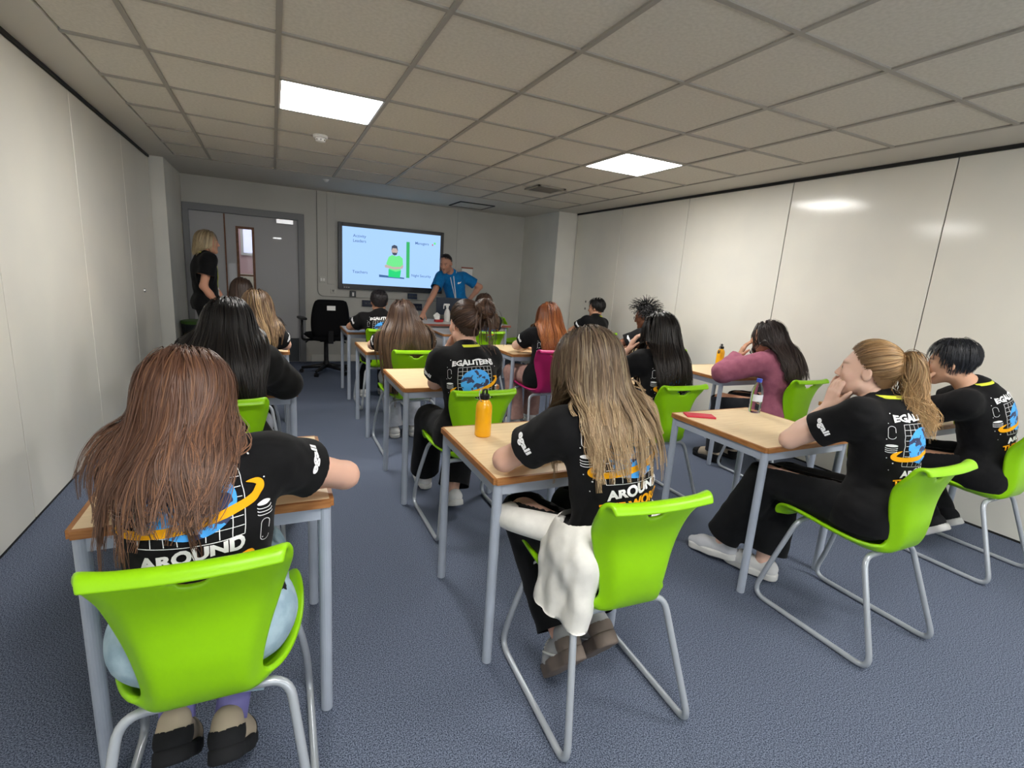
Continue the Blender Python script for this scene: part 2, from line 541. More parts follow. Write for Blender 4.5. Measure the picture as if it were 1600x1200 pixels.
wall_box('power_socket', 1.045, 1.0, .085, .085, M_black, 'black socket box with a plug under the display', 'socket', .03, detail=_sock)
def _slots(o, d):
    for k in range(3):
        box_obj('port', -.06 + k * .045, -.03 + k * .045, -d - .002, -d, -.012, .012, M_kick, o)
wall_box('socket_box', 1.28, .87, .20, .09, mat('navy plastic', srgb(28, 34, 58), .4), 'dark navy socket strip behind the boy facing the display', 'socket', .04, y=YB - .001, detail=_slots)
wall_box('socket_box', 1.92, 1.005, .14, .08, mat('slate plastic', srgb(44, 58, 84), .4), 'slate blue data socket box right under the display', 'socket', .035, detail=_slots)
wall_box('socket_box', 2.0, .845, .15, .10, MATS['navy plastic'], 'navy socket box beside the hand of the man', 'socket', .04, y=YB - .001, detail=_slots)
def _paper(o, d):
    box_obj('paper', -.09, .09, -d - .001, -d, -.085, .045, M_white, o)
    box_obj('header_strip', -.1, .1, -d - .002, -d, .05, .07, mat('red brown strip', srgb(150, 84, 66), .6), o)
wall_box('notice', 2.80, 1.43, .2, .15, M_paint, 'small wall notice with a red strip behind the man', 'notice', .006, y=YB - .001, detail=_paper)

# --- wall display
tv = tag(empty('wall_display', (1.605, YB - .03, 1.525)), 'large wall display showing a pale blue slide with a man in green', 'display')
HW, HH = .765, .458
bm = bmesh.new()
box(bm, -HW, HW, -.05, 0, -HH, HH, .006, 2)
bm_obj('housing', bm, M_black, tv)
bm = bmesh.new()
for a, b, c, d in ((-HW, -HW + .055, -HH, HH), (HW - .05, HW, -HH, HH), (-HW + .055, HW - .05, HH - .05, HH), (-HW + .055, HW - .05, -HH, -HH + .075)):
    box(bm, a, b, -.062, -.05, c, d, .003, 1)
bm_obj('bezel', bm, mat('display bezel', srgb(26, 27, 32), .3, .5), tv)
def emis(name, c, k=1.0):
    return mat(name, (0, 0, 0), .4, .2, emit=(c, SCREEN_STRENGTH * k))
SX0, SX1, SZ0, SZ1 = -HW + .055, HW - .05, -HH + .075, HH - .05
scr = box_obj('screen', SX0, SX1, -.053, -.0505, SZ0, SZ1, emis('slide blue', srgb(168, 208, 255), 1.15), tv)
def flat(name, V2, T, m, y, parent=tv, off=(0, 0)):
    V = np.zeros((len(V2), 3)); V[:, 0] = V2[:, 0] + off[0]; V[:, 2] = V2[:, 1] + off[1]; V[:, 1] = y
    return put(name, mesh_np(name, V, T, False), m, parent)
def poly(pts):
    P = np.array(pts, float); n = len(P)
    bm = bmesh.new()
    vs = [bm.verts.new((p[0], p[1], 0)) for p in P]
    f = bm.faces.new(vs)
    r = bmesh.ops.triangulate(bm, faces=[f])
    bm.verts.ensure_lookup_table(); bm.verts.index_update()
    T = np.array([[v.index for v in g.verts] for g in bm.faces]); V = np.array([v.co[:2] for v in bm.verts])
    bm.free()
    return V, T
def ellp(cx, cz, rx, rz, n=24, a0=0, a1=360):
    return [(cx + rx * math.cos(math.radians(a0 + (a1 - a0) * k / n)), cz + rz * math.sin(math.radians(a0 + (a1 - a0) * k / n))) for k in range(n)]
SW, SH = SX1 - SX0, SZ1 - SZ0
def S(u, v):
    return (SX0 + u * SW, SZ1 - v * SH)
M_ink = emis('slide ink', srgb(70, 105, 170))
for s, u, v, sz in (('Activity', .165, .17, .058), ('Leaders', .165, .255, .058), ('Teachers', .17, .80, .058), ('Managers', .80, .20, .055), ('Night Security', .80, .80, .052)):
    V, T = text2d(s, sz, .003)
    flat('slide_text', V, T, M_ink, -.0545, scr, S(u, v))
M_sg, M_sg2 = emis('slide green', srgb(120, 245, 150)), emis('slide deep green', srgb(40, 225, 130))
M_sk, M_hr = emis('slide skin', srgb(205, 185, 180)), emis('slide hair', srgb(70, 80, 100))
def sflat(name, pts, m, y):
    V, T = poly([S(u, v) for u, v in pts]); return flat(name, V, T, m, y, scr)
sflat('slide_bar', [(.635, .17), (.67, .17), (.675, .83), (.64, .83)], emis('slide bar green', srgb(60, 190, 110)), -.0541)
sflat('slide_table', [(.36, .80), (.62, .83), (.62, .855), (.36, .845)], emis('slide table', srgb(70, 110, 165)), -.0541)
sflat('slide_figure', [(.49, .43), (.455, .47), (.43, .60), (.46, .635), (.455, .83), (.575, .84), (.585, .64), (.605, .60), (.60, .48), (.565, .43), (.53, .45)], M_sg, -.0543)
sflat('slide_figure', [(.455, .69), (.455, .83), (.575, .84), (.585, .70), (.53, .73)], M_sg2, -.0544)
sflat('slide_figure', [(.415, .63), (.43, .61), (.50, .645), (.58, .635), (.595, .60), (.61, .61), (.60, .665), (.52, .69), (.42, .665)], M_sk, -.0545)
sflat('slide_figure', ellp(.515, .345, .034, .075), M_sk, -.0544)
sflat('slide_figure', [(.482, .35), (.485, .27), (.51, .245), (.54, .262), (.55, .35), (.54, .33), (.535, .305), (.495, .305), (.488, .33)], M_hr, -.0546)
sflat('slide_figure', [(.488, .37), (.495, .42), (.515, .435), (.537, .42), (.545, .365), (.535, .39), (.515, .385), (.497, .39)], M_hr, -.0547)
sflat('slide_logo', ellp(.938, .155, .012, .022), M_sg, -.0545)
sflat('slide_logo', ellp(.915, .185, .006, .018), emis('slide red', srgb(215, 70, 90)), -.0545)
for k in range(3):
    box_obj('bezel_button', -HW + .075 + k * .03, -HW + .09 + k * .03, -.064, -.062, -HH + .022, -HH + .03, M_white, tv)
# ================================================================== furniture
M_top = mat('maple laminate', srgb(236, 212, 172), 0.38, 0.4, noise=(7, srgb(226, 200, 158), 4), stretch=(1, 9, 1))
M_topgrey = mat('pale grey laminate', srgb(196, 196, 198), 0.4, 0.4, noise=(9, srgb(186, 186, 190), 3))
M_edge = mat('beech edge', srgb(176, 122, 72), 0.45, 0.35, noise=(14, srgb(150, 98, 54), 3), stretch=(1, 1, 6))
M_frame = mat('grey painted steel', srgb(168, 176, 190), 0.38, 0.45, noise=(6, srgb(160, 168, 182), 2))
M_foot = mat('grey foot cap', srgb(120, 124, 132), 0.6)
def make_desk(top_m, w=.6, d=.6, h=.72):
    e = empty('school_desk')
    hw, hd = w / 2, d / 2
    box_obj('tabletop', -hw + .012, hw - .012, -hd + .012, hd - .012, h - .022, h, top_m, e)
    bm = bmesh.new()
    for a, b, c, dd in ((-hw, hw, -hd, -hd + .012), (-hw, hw, hd - .012, hd), (-hw, -hw + .012, -hd + .012, hd - .012), (hw - .012, hw, -hd + .012, hd - .012)):
        box(bm, a, b, c, dd, h - .0225, h - .0005)
    bmesh.ops.bevel(bm, geom=[x for x in bm.edges if abs(x.verts[0].co.z - x.verts[1].co.z) > .01 and abs(abs(x.verts[0].co.x) - hw) < 1e-4 and abs(abs(x.verts[0].co.y) - hd) < 1e-4], offset=.010, segments=3, affect='EDGES')
    bm_obj('edge_band', bm, M_edge, e)
    leg_me = None
    for sx in (-1, 1):
        for sy in (-1, 1):
            if leg_me is None:
                bm = bmesh.new()
                lathe(bm, [(.013, 0), (.0175, .003), (.0175, h - .023)], 18)
                o = bm_obj('leg', bm, M_frame, e, sm=False)
                leg_me = o.data
            else:
                o = put('leg', leg_me, None, e)
            o.location = (sx * (hw - .024), sy * (hd - .024), 0)
    for sy in (-1, 1):
        y = sy * (hd - .024)
        box_obj('rail', -hw + .036, hw - .036, y - .0125, y + .0125, h - .062, h - .023, M_frame, e)
    for sx in (-1, 1):
        x = sx * (hw - .024)
        box_obj('rail', x - .0125, x + .0125, -hd + .036, hd - .036, h - .062, h - .023, M_frame, e)
    return e

DESKS = {
 'LA': (-.16, 1.69), 'MA': (.94, 1.69), 'RA': (2.225, 1.665), 'WA': (3.50, 1.68),
 'LB': (-.20, 3.015), 'MB': (.95, 3.025), 'RB': (2.20, 2.93), 'WB': (3.44, 3.01),
 'LC': (-.20, 4.34), 'MC': (.95, 4.32), 'RC': (2.18, 4.19), 'WC': (3.46, 4.32),
 'LD': (-.25, 5.62), 'MD': (.97, 5.61), 'RD': (1.98, 5.56), 'WD': (3.50, 5.62)}
DESK_LABEL = {
 'LA': 'maple topped desk under the folded arms of the auburn haired girl',
 'MA': 'maple topped desk carrying the big yellow water bottle',
 'RA': 'maple topped desk with a red phone and clear water bottle',
 'WA': 'maple topped desk of the boy with a bowl haircut',
 'LB': 'maple topped desk with a small white case near its corner',
 'MB': 'maple topped desk of the girl with her hair pinned up',
 'RB': 'maple topped desk in front of the girl with long black hair',
 'WB': 'maple topped desk with a yellow bottle carrying a black tag',
 'LC': 'maple topped desk of the girl with blond highlights',
 'MC': 'maple topped desk of the girl with waist length brown hair',
 'RC': 'maple topped desk of the ginger girl on the magenta chair',
 'WC': 'maple topped desk of the student with curly black hair',
 'LD': 'desk in front of the dark haired student beside the standing woman',
 'MD': 'pale topped desk of the boy facing the display',
 'RD': 'pale topped desk of the girl below the man in blue',
 'WD': 'desk of the short haired boy by the partition'}
dA = make_desk(M_top); dB = None
for k, (x, y) in DESKS.items():
    if k == 'MD':
        dB = make_desk(M_topgrey); o = dB
    elif k == 'RD':
        o = dup_tree(dB)
    else:
        o = dA if k == 'LA' else dup_tree(dA)
    o.location = (x, y, 0)
    tag(o, DESK_LABEL[k], 'desk', 'single school desks in rows')

# ---- chairs
def catmull(P, n):
    P = np.array(P, float)
    t = np.linspace(0, len(P) - 1, n)
    i = np.clip(t.astype(int), 0, len(P) - 2)
    f = (t - i)[:, None]
    g = lambda k: P[np.clip(k, 0, len(P) - 1)]
    p0, p1, p2, p3 = g(i - 1), g(i), g(i + 1), g(i + 2)
    return 0.5 * ((2 * p1) + (-p0 + p2) * f + (2 * p0 - 5 * p1 + 4 * p2 - p3) * f ** 2 + (-p0 + 3 * p1 - 3 * p2 + p3) * f ** 3)
#            y      z    half width
_prof = [(.228, .405, .165), (.222, .432, .185), (.19, .446, .20), (.11, .448, .207), (.02, .438, .203), (-.06, .428, .185), (-.125, .424, .158),
         (-.172, .436, .128), (-.192, .475, .112), (-.194, .53, .117), (-.190, .59, .132), (-.190, .65, .152), (-.200, .71, .170),
         (-.216, .765, .181), (-.228, .793, .181), (-.240, .805, .174), (-.255, .802, .168), (-.263, .786, .164)]
def chair_shell():
    P = catmull(_prof, 52)
    nv = 19
    v = np.linspace(-1, 1, nv)
    v = np.sign(v) * (1 - (1 - np.abs(v)) ** 1.25)
    T = np.gradient(P[:, :2], axis=0)
    T /= np.linalg.norm(T, axis=1)[:, None]
    Nn = np.stack([-T[:, 1], T[:, 0]], 1)         # front/up side normal is to the left of travel
    # travel goes front -> rear -> up; left normal points down/back, so flip
    s = np.linspace(0, 1, len(P))
    roll = np.clip((np.abs(v) - .68) / .32, 0, 1); roll = roll * roll * (3 - 2 * roll)
    soft = 1 - .85 * np.clip((P[:, 1] - .70) / .07, 0, 1)
    V = np.zeros((len(P), nv, 3))
    back = np.clip((P[:, 1] - .46) / .1, 0, 1)
    for j in range(nv):
        V[:, j, 0] = v[j] * P[:, 2]
        off = .030 * roll[j] * soft
        dish = (.016 * (1 - v[j] ** 2)) * back
        V[:, j, 1] = P[:, 0] + Nn[:, 0] * off * -1 * np.sign(1) - dish * 1.0
        V[:, j, 2] = P[:, 1] + Nn[:, 1] * off * -1
    idx = np.arange(len(P) * nv).reshape(len(P), nv)
    F = np.stack([idx[:-1, :-1], idx[:-1, 1:], idx[1:, 1:], idx[1:, :-1]], -1).reshape(-1, 4)
    # hand slot below the rolled top edge
    c = V.reshape(-1, 3)[F].mean(1)
    zz, xx, yy = c[:, 2], c[:, 0], c[:, 1]
    slot = (yy > -.245) & (zz > .752) & (zz < .782) & (np.abs(xx) < .055 - np.clip((.772 - zz) * 1.6, 0, 1))
    F = F[~slot]
    return V.reshape(-1, 3), F
_csV, _csF = chair_shell()
M_green = mat('lime polypropylene', srgb(138, 198, 4), 0.36, 0.45, bump=(700, 0.05, 0.0005))
M_magenta = mat('magenta polypropylene', srgb(176, 34, 100), 0.36, 0.45, bump=(700, 0.05, 0.0005))
M_chrome = mat('grey chair tube', srgb(172, 178, 186), 0.28, 0.5, metal=0.25)
def make_chair(m):
    e = empty('school_chair')
    me = mesh_np('seat_shell', _csV, _csF)
    o = put('seat_shell', me, m, e)
    sol = o.modifiers.new('thickness', 'SOLIDIFY'); sol.thickness = .015; sol.offset = 0
    sb = o.modifiers.new('round', 'SUBSURF'); sb.levels = 1; sb.render_levels = 1
    for sx in (-1, 1):
        pts = fillet([(sx * .06, -.13, .405), (sx * .165, -.13, .403), (sx * .222, -.262, .012), (sx * .222, .26, .012), (sx * .212, .205, .20), (sx * .165, .15, .422), (sx * .06, .145, .424)],
                     [0, .05, .06, .07, .10, .05, 0], 6)
        tube_obj('side_frame', pts, .011, M_chrome, e, 10)
    tube_obj('cross_bar', [(-.08, -.13, .405), (.08, -.13, .405)], .0105, M_chrome, e, 10)
    tube_obj('cross_bar', [(-.08, .145, .424), (.08, .145, .424)], .0105, M_chrome, e, 10)
    return e
CHAIRS = {   # centre of the skids, turn
 'LA': (-.155, 1.255, -1), 'MA': (.955, 1.195, -3), 'RA': (2.215, 1.10, 0), 'WA': (3.45, 1.22, 0),
 'LB': (-.21, 2.50, 0), 'MB': (.955, 2.50, 0), 'RB': (2.235, 2.43, 0), 'WB': (3.43, 2.44, 0),
 'LC': (-.20, 3.83, 0), 'MC': (.94, 3.79, 0), 'RC': (2.13, 3.80, 0), 'WC': (3.44, 3.84, 0),
 'LD': (-.25, 5.13, 0), 'MD': (.97, 5.10, 0), 'RD': (2.06, 5.07, 0), 'WD': (3.58, 5.13, 0), 'X': (3.27, 6.75, -95)}
CHAIR_LABEL = {
 'LA': 'lime green plastic chair of the auburn haired girl with folded arms',
 'MA': 'lime green plastic chair with a white sweater draped over its seat',
 'RA': 'lime green plastic chair of the girl with a blond ponytail',
 'WA': 'lime green plastic chair of the boy with a bowl haircut',
 'LB': 'lime green plastic chair of the student in a long sleeved dark top',
 'MB': 'lime green plastic chair behind the big yellow bottle',
 'RB': 'lime green plastic chair of the girl with long black hair',
 'WB': 'lime green plastic chair of the girl in a pink hoodie',
 'LC': 'lime green plastic chair of the girl with blond highlights',
 'MC': 'lime green plastic chair of the girl with waist length brown hair',
 'RC': 'magenta plastic chair under the ginger haired girl',
 'WC': 'lime green plastic chair of the student with curly black hair',
 'LD': 'lime green plastic chair of the dark haired student near the standing woman',
 'MD': 'lime green plastic chair of the boy facing the display',
 'RD': 'lime green plastic chair of the girl below the man in blue',
 'WD': 'lime green plastic chair of the short haired boy by the partition',
 'X': 'empty lime green plastic chair standing sideways by the display wall'}
cA = make_chair(M_green)
for k, (x, y, a) in CHAIRS.items():
    o = make_chair(M_magenta) if k == 'RC' else (cA if k == 'LA' else dup_tree(cA))
    o.location = (x, y, 0)
    o.rotation_euler = (0, 0, math.radians(a))
    tag(o, CHAIR_LABEL[k], 'chair', 'one piece plastic school chairs')

# ---- office chair
M_fabric = mat('black upholstery', srgb(17, 17, 19), 0.9, 0.1, bump=(300, .3, .002))
oc = tag(empty('office_chair', (.60, 6.80, 0), math.radians(8)), 'black fabric office chair with armrests near the door', 'chair')
def pad(name, prof, m, parent, th, nv=15, edge=.35):
    P = catmull(prof, 26)
    v = np.linspace(-1, 1, nv)
    T = np.gradient(P[:, :2], axis=0); T /= np.linalg.norm(T, axis=1)[:, None]
    Nn = np.stack([T[:, 1], -T[:, 0]], 1)
    u = np.linspace(-1, 1, len(P))
    rings = []
    for s in (1, -1):
        th_uv = th * np.sqrt(np.clip(1 - np.abs(u[:, None]) ** 6, 0, 1)) * np.sqrt(np.clip(1 - np.abs(v[None, :]) ** 6, 0, 1)) * s
        X = v[None, :] * P[:, 2:3]
        Y = P[:, 0:1] + Nn[:, 0:1] * th_uv
        Z = P[:, 1:2] + Nn[:, 1:2] * th_uv
        rings.append(np.stack([X, Y, Z], -1))
    n = len(P) * nv
    idx = np.arange(n).reshape(len(P), nv)
    F1 = np.stack([idx[:-1, :-1], idx[1:, :-1], idx[1:, 1:], idx[:-1, 1:]], -1).reshape(-1, 4)
    F2 = F1[:, ::-1] + n
    V = np.vstack([rings[0].reshape(-1, 3), rings[1].reshape(-1, 3)])
    o = put(name, mesh_np(name, V, np.vstack([F1, F2])), m, parent)
    bm = bmesh.new(); bm.from_mesh(o.data); bmesh.ops.remove_doubles(bm, verts=bm.verts, dist=1e-4); bm.to_mesh(o.data); bm.free(); smooth(o.data)
    return o
bk = pad('backrest', [(-.20, .50, .19), (-.225, .58, .225), (-.24, .72, .232), (-.255, .86, .215), (-.27, .94, .19), (-.275, .955, .17)], M_fabric, oc, .035)
box_obj('label_patch', -.055, .045, -.306, -.300, .84, .895, M_white, bk)
pad('seat', [(.25, .46, .20), (.22, .485, .235), (.0, .49, .245), (-.18, .485, .225), (-.22, .48, .19)], M_fabric, oc, .038)
bm = bmesh.new(); cyl(bm, (0, 0, .10), (0, 0, .46), .03, .026); cyl(bm, (0, 0, .08), (0, 0, .16), .045, .035); bm_obj('gas_column', bm, M_black, oc)
bm = bmesh.new(); box(bm, -.09, .09, -.1, .1, .42, .455, .006); box(bm, -.03, .03, -.235, -.05, .425, .45); box(bm, -.03, .03, -.26, -.225, .42, .60); bm_obj('mechanism', bm, M_black, oc)
for k in range(5):
    a = math.radians(18 + 72 * k)
    c, s = math.cos(a), math.sin(a)
    V, Fq, Ft = tube_mesh([(0.02 * c, .02 * s, .10), (.15 * c, .15 * s, .085), (.30 * c, .30 * s, .068)], [.03, .024, .016], 8)
    lg = put('star_leg', mesh_np('star_leg', V, [Fq, Ft]), M_black, oc)
    bm = bmesh.new()
    for q in (-.014, .014):
        n = Vector((-s, c, 0))
        p = Vector((.30 * c, .30 * s, .026)) + n * q
        cyl(bm, p - n * .008, p + n * .008, .026, seg=16)
    bm_obj('castor', bm, M_black, lg)
for sx in (-1, 1):
    x = sx * .29
    V, Fq, Ft = tube_mesh(fillet([(sx * .12, 0, .44), (x, 0, .44), (x, -.01, .70)], .04), .015, 8)
    a = put('armrest', mesh_np('armrest', V, [Fq, Ft]), M_black, oc)
    box_obj('arm_pad', x - .04, x + .04, -.13, .12, .70, .73, M_black, a, bev=.012, seg=3)
for sx, yy in ((-1, .05), (1, -.03)):
    tube_obj('lever', [(sx * .08, yy, .43), (sx * .2, yy, .425), (sx * .24, yy, .40)], [.006, .006, .011], M_black, oc, 8)

# ---- front table with the presenter's things
M_tt = mat('white laminate', srgb(214, 210, 206), 0.4, 0.4)
M_redge = mat('red brown edge', srgb(150, 88, 72), 0.5)
tt = tag(empty('presenter_table', (2.31, 6.50, 0)), 'white topped table with red brown edge in front of the man', 'table')
box_obj('tabletop', -.61, .61, -.33, .33, .715, .74, M_tt, tt)
bm = bmesh.new()
for a, b, c, d in ((-.622, .622, -.342, -.33), (-.622, .622, .33, .342), (-.622, -.61, -.33, .33), (.61, .622, -.33, .33)):
    box(bm, a, b, c, d, .713, .7395)
bm_obj('edge_band', bm, M_redge, tt)
for sx in (-.57, .57):
    for sy in (-.29, .29):
        bm = bmesh.new(); cyl(bm, (sx, sy, 0), (sx, sy, .713), .018, seg=14); bm_obj('leg', bm, M_frame, tt)
box_obj('modesty_panel', -.55, .55, -.30, -.285, .28, .713, mat('grey panel', srgb(168, 166, 166), .5), tt)
def bottle_obj(name, prof, m, loc, label, cat, parts=()):
    e = tag(empty(name, loc), label, cat)
    bm = bmesh.new(); lathe(bm, prof, 28)
    o = bm_obj('body', bm, m, e, sm=True)
    for nm, pr, mm in parts:
        bm = bmesh.new(); lathe(bm, pr, 24); bm_obj(nm, bm, mm, e, sm=True)
    return e
M_red = mat('red plastic', srgb(176, 38, 46), 0.35, 0.45)
e = bottle_obj('spray_bottle', [(.036, 0), (.04, .004), (.042, .10), (.034, .14), (.016, .175), (.014, .19)], M_white, (2.13, 6.52, .74), 'white spray bottle with trigger head beside the red bottle', 'bottle')
bm = bmesh.new(); box(bm, -.05, .03, -.012, .012, .215, .24, .005); box(bm, -.02, .015, -.011, .011, .19, .22); box(bm, -.055, -.046, -.006, .006, .17, .225); bm_obj('trigger_head', bm, M_white, e)
bottle_obj('drink_bottle', [(.03, 0), (.033, .004), (.033, .15), (.028, .168), (.016, .18)], M_red, (2.235, 6.55, .74), 'red drink bottle between the spray bottle and white flask', 'bottle', [('cap', [(.02, .178), (.021, .205), (.012, .21)], M_red)])
bottle_obj('flask', [(.026, 0), (.03, .004), (.03, .13), (.022, .15)], M_tt, (2.32, 6.50, .74), 'white flask with dark cap beside the red bottle', 'bottle', [('cap', [(.021, .149), (.022, .175), (.015, .18)], M_black)])
e = tag(empty('tissue_pack', (1.98, 6.42, .74)), 'red tissue pack with white tissue sticking out on the front table', 'tissues')
box_obj('pack', -.055, .06, -.03, .03, 0, .035, M_red, e, bev=.01, rot=(0, 0, .3))
bm = bmesh.new()
vs = [bm.verts.new(p) for p in ((-.05, -.01, .03), (.01, -.015, .035), (.02, .01, .1), (-.025, .0, .13), (-.07, .012, .085), (-.02, .015, .03))]
for f in ((0, 1, 2, 3), (0, 3, 4), (0, 4, 5), (1, 5, 2), (2, 5, 4, 3)):
    bm.faces.new([vs[i] for i in f])
bm_obj('tissue', bm, M_white, e)
e = tag(empty('computer_mouse', (1.80, 6.66, .74)), 'black computer mouse under the hand of the man', 'mouse')
bm = bmesh.new(); bmesh.ops.create_uvsphere(bm, u_segments=16, v_segments=10, radius=1); bmesh.ops.scale(bm, vec=(.03, .052, .034), verts=bm.verts)
bmesh.ops.bisect_plane(bm, geom=bm.verts[:] + bm.edges[:] + bm.faces[:], plane_co=(0, 0, 0), plane_no=(0, 0, -1), clear_outer=True); bmesh.ops.holes_fill(bm, edges=bm.edges); bm_obj('body', bm, M_black, e, sm=True)
box_obj('scroll_wheel', -.003, .003, .015, .03, .028, .034, M_kick, e)
e = tag(empty('monitor', (2.24, 6.76, .74), math.radians(-12)), 'dark flat monitor standing behind the bottles on the front table', 'monitor')
bm = bmesh.new(); box(bm, -.19, .19, -.02, .02, .07, .31, .006); bm_obj('housing', bm, mat('dark blue grey plastic', srgb(34, 44, 60), .4), e)
box_obj('stand_base', -.12, .12, -.09, .09, 0, .012, M_black, e); box_obj('stand_neck', -.03, .03, .02, .045, .01, .25, M_black, e)

# ---- things on the desks
M_yel = mat('yellow enamel', srgb(246, 178, 6), 0.3, 0.5, coat=0.4)
def metal_bottle(loc, label, tagged=False, rz=0.0):
    e = tag(empty('water_bottle', loc, rz), label, 'bottle', 'yellow metal water bottles')
    bm = bmesh.new()
    lathe(bm, [(.030, 0), (.0335, .003), (.034, .008), (.034, .122), (.0325, .134), (.027, .146), (.0195, .154), (.0185, .160)], 36)
    bm_obj('body', bm, M_yel, e, sm=True)
    bm = bmesh.new(); lathe(bm, [(.0195, .158), (.0205, .160), (.0205, .176), (.018, .179)], 28); bm_obj('cap', bm, M_black, e)
    tube_obj('cap_loop', fillet([(-.014, 0, .176), (-.012, 0, .198), (.012, 0, .198), (.014, 0, .176)], .008), .0042, M_black, e, 8)
    ring = [(-.004 - .034 * math.sin(t) * .55 - .012, .0 + .004 * math.cos(t), .188 - .0 + .026 * math.cos(t) - .012) for t in np.linspace(0, 2 * math.pi, 20, endpoint=False)]
    tube_obj('carabiner', ring, .0025, M_steel, e, 8, closed=True)
    if tagged:
        t = box_obj('hang_tag', -.066, -.03, -.004, -.002, .118, .150, M_black, e)
        for q in (-.008, .002, .008):
            box_obj('print_line', -.058, -.040, -.0046, -.004, .136 + q, .139 + q, M_white, t)
    return e
metal_bottle((.775, 1.835, .72), 'big yellow metal water bottle with black cap near the ombre haired girl', rz=.5)
metal_bottle((3.66, 3.22, .72), 'yellow metal water bottle with black tag beside the pink hoodie girl', True, rz=.3)
M_clear = mat('clear pet plastic', (1, 1, 1), 0.03, 0.5, trans=1.0, ior=1.18)
e = tag(empty('water_bottle', (2.455, 1.865, .72)), 'clear plastic water bottle with a blue cap', 'bottle')
bm = bmesh.new()
prof = [(.026, 0), (.031, .004), (.032, .02), (.030, .028), (.032, .036), (.030, .05), (.032, .06), (.032, .115), (.030, .125), (.024, .148), (.0135, .168), (.0125, .178)]
lathe(bm, prof, 32)
bm_obj('body', bm, M_clear, e, sm=True)
bm = bmesh.new(); lathe(bm, [(.0145, .176), (.015, .178), (.015, .194), (.013, .196)], 24); bm_obj('cap', bm, mat('blue cap', srgb(60, 84, 196), .4), e)
bm = bmesh.new()
seg = 20
r0 = [bm.verts.new((.0324 * math.cos(a), .0324 * math.sin(a), .068)) for a in np.linspace(math.pi * 1.0, math.pi * 1.75, seg)]
r1 = [bm.verts.new((.0324 * math.cos(a), .0324 * math.sin(a), .108)) for a in np.linspace(math.pi * 1.0, math.pi * 1.75, seg)]
for i in range(seg - 1):
    bm.faces.new((r0[i], r0[i + 1], r1[i + 1], r1[i]))
bm_obj('label_wrap', bm, mat('pale bottle label', srgb(214, 220, 232), .5), e)
def phone(loc, rz, m, label, screen=None):
    e = tag(empty('mobile_phone', loc, rz), label, 'phone')
    box_obj('case', -.037, .037, -.076, .076, 0, .0095, m, e, bev=.004, seg=3)
    box_obj('camera_bump' if screen is None else 'screen', *((-.03, -.006, .045, .07) if screen is None else (-.034, .034, -.072, .072)), .0093, .0105, screen or m, e)
    return e
phone((2.035, 1.865, .72), math.radians(62), mat('coral red phone case', srgb(206, 54, 74), .45, .4), 'coral red phone lying on the maple desk')
phone((3.60, 3.12, .72), math.radians(40), M_black, 'dark phone lying beside the yellow tagged bottle', mat('phone glass', srgb(30, 32, 40), .1, .5))
e = tag(empty('earbud_case', (.035, 3.19, .72), .05), 'small white earbud case near the desk corner', 'case')
box_obj('case_body', -.035, .035, -.028, .028, 0, .018, M_white, e, bev=.007, seg=3)
box_obj('case_lid', -.035, .035, -.028, .028, .0185, .032, M_white, e, bev=.007, seg=3)
e = tag(empty('waste_bin', (-.83, 6.95, 0)), 'dark waste bin with green rim beside the standing woman', 'bin')
bm = bmesh.new(); lathe(bm, [(.11, 0), (.13, .005), (.16, .60), (.15, .60), (.12, .05)], 28); bm_obj('bin_body', bm, mat('charcoal plastic', srgb(36, 40, 42), .5), e, sm=False)
bm = bmesh.new(); lathe(bm, [(.155, .596), (.165, .60), (.165, .63), (.15, .635)], 28); bm_obj('rim', bm, mat('green rim', srgb(74, 110, 44), .5), e)

# ---- torn paper scrap on the carpet
e = tag(empty('paper_scrap', (-.43, 1.005, .001)), 'torn white paper scrap on the carpet by the left partition', 'paper')
for dx, dy, s in ((0, 0, 1.0), (.035, .022, .6)):
    bm = bmesh.new()
    vs = [bm.verts.new((dx + s * x, dy + s * y, z)) for x, y, z in ((-.016, -.006, 0), (-.002, -.010, .004), (.014, -.002, .001), (.008, .008, .005), (-.008, .007, .002))]
    bm.faces.new(vs)
    r = bmesh.ops.extrude_face_region(bm, geom=bm.faces[:]); bmesh.ops.translate(bm, vec=(0, 0, .0006), verts=[v for v in r['geom'] if isinstance(v, bmesh.types.BMVert)])
    bm_obj('scrap', bm, M_white, e)
# ================================================================== signed distance modelling kit
f32 = np.float32
def A3(*v):
    return np.array(v[0] if len(v) == 1 else v, dtype=float)
def unit(v):
    v = np.asarray(v, float)
    return v / (np.linalg.norm(v) + 1e-12)
def lerp(a, b, t):
    return A3(a) * (1 - t) + A3(b) * t
def cap(a, b, ra, rb=None):
    a = A3(a).astype(f32); b = A3(b).astype(f32); rb = ra if rb is None else rb
    ba = b - a; L2 = f32(max(float(ba @ ba), 1e-9)); dr = f32(rb - ra); ra = f32(ra)
    def fn(P):
        q = P - a
        t = np.clip((q @ ba) / L2, 0, 1)
        q = q - t[:, None] * ba
        return np.sqrt(np.einsum('ij,ij->i', q, q)) - (ra + dr * t)
    return fn
def ell(c, r, R=None):
    c = A3(c).astype(f32); r = A3(r).astype(f32); R = None if R is None else np.asarray(R, f32)
    def fn(P):
        q = P - c
        if R is not None:
            q = q @ R
        q = q / r
        k0 = np.sqrt(np.einsum('ij,ij->i', q, q)) + f32(1e-6)
        q = q / r
        k1 = np.sqrt(np.einsum('ij,ij->i', q, q)) + f32(1e-6)
        return k0 * (k0 - 1) / k1
    return fn
def smin(a, b, k):
    h = np.clip(0.5 + 0.5 * (b - a) / k, 0, 1)
    return b * (1 - h) + a * h - k * h * (1 - h)
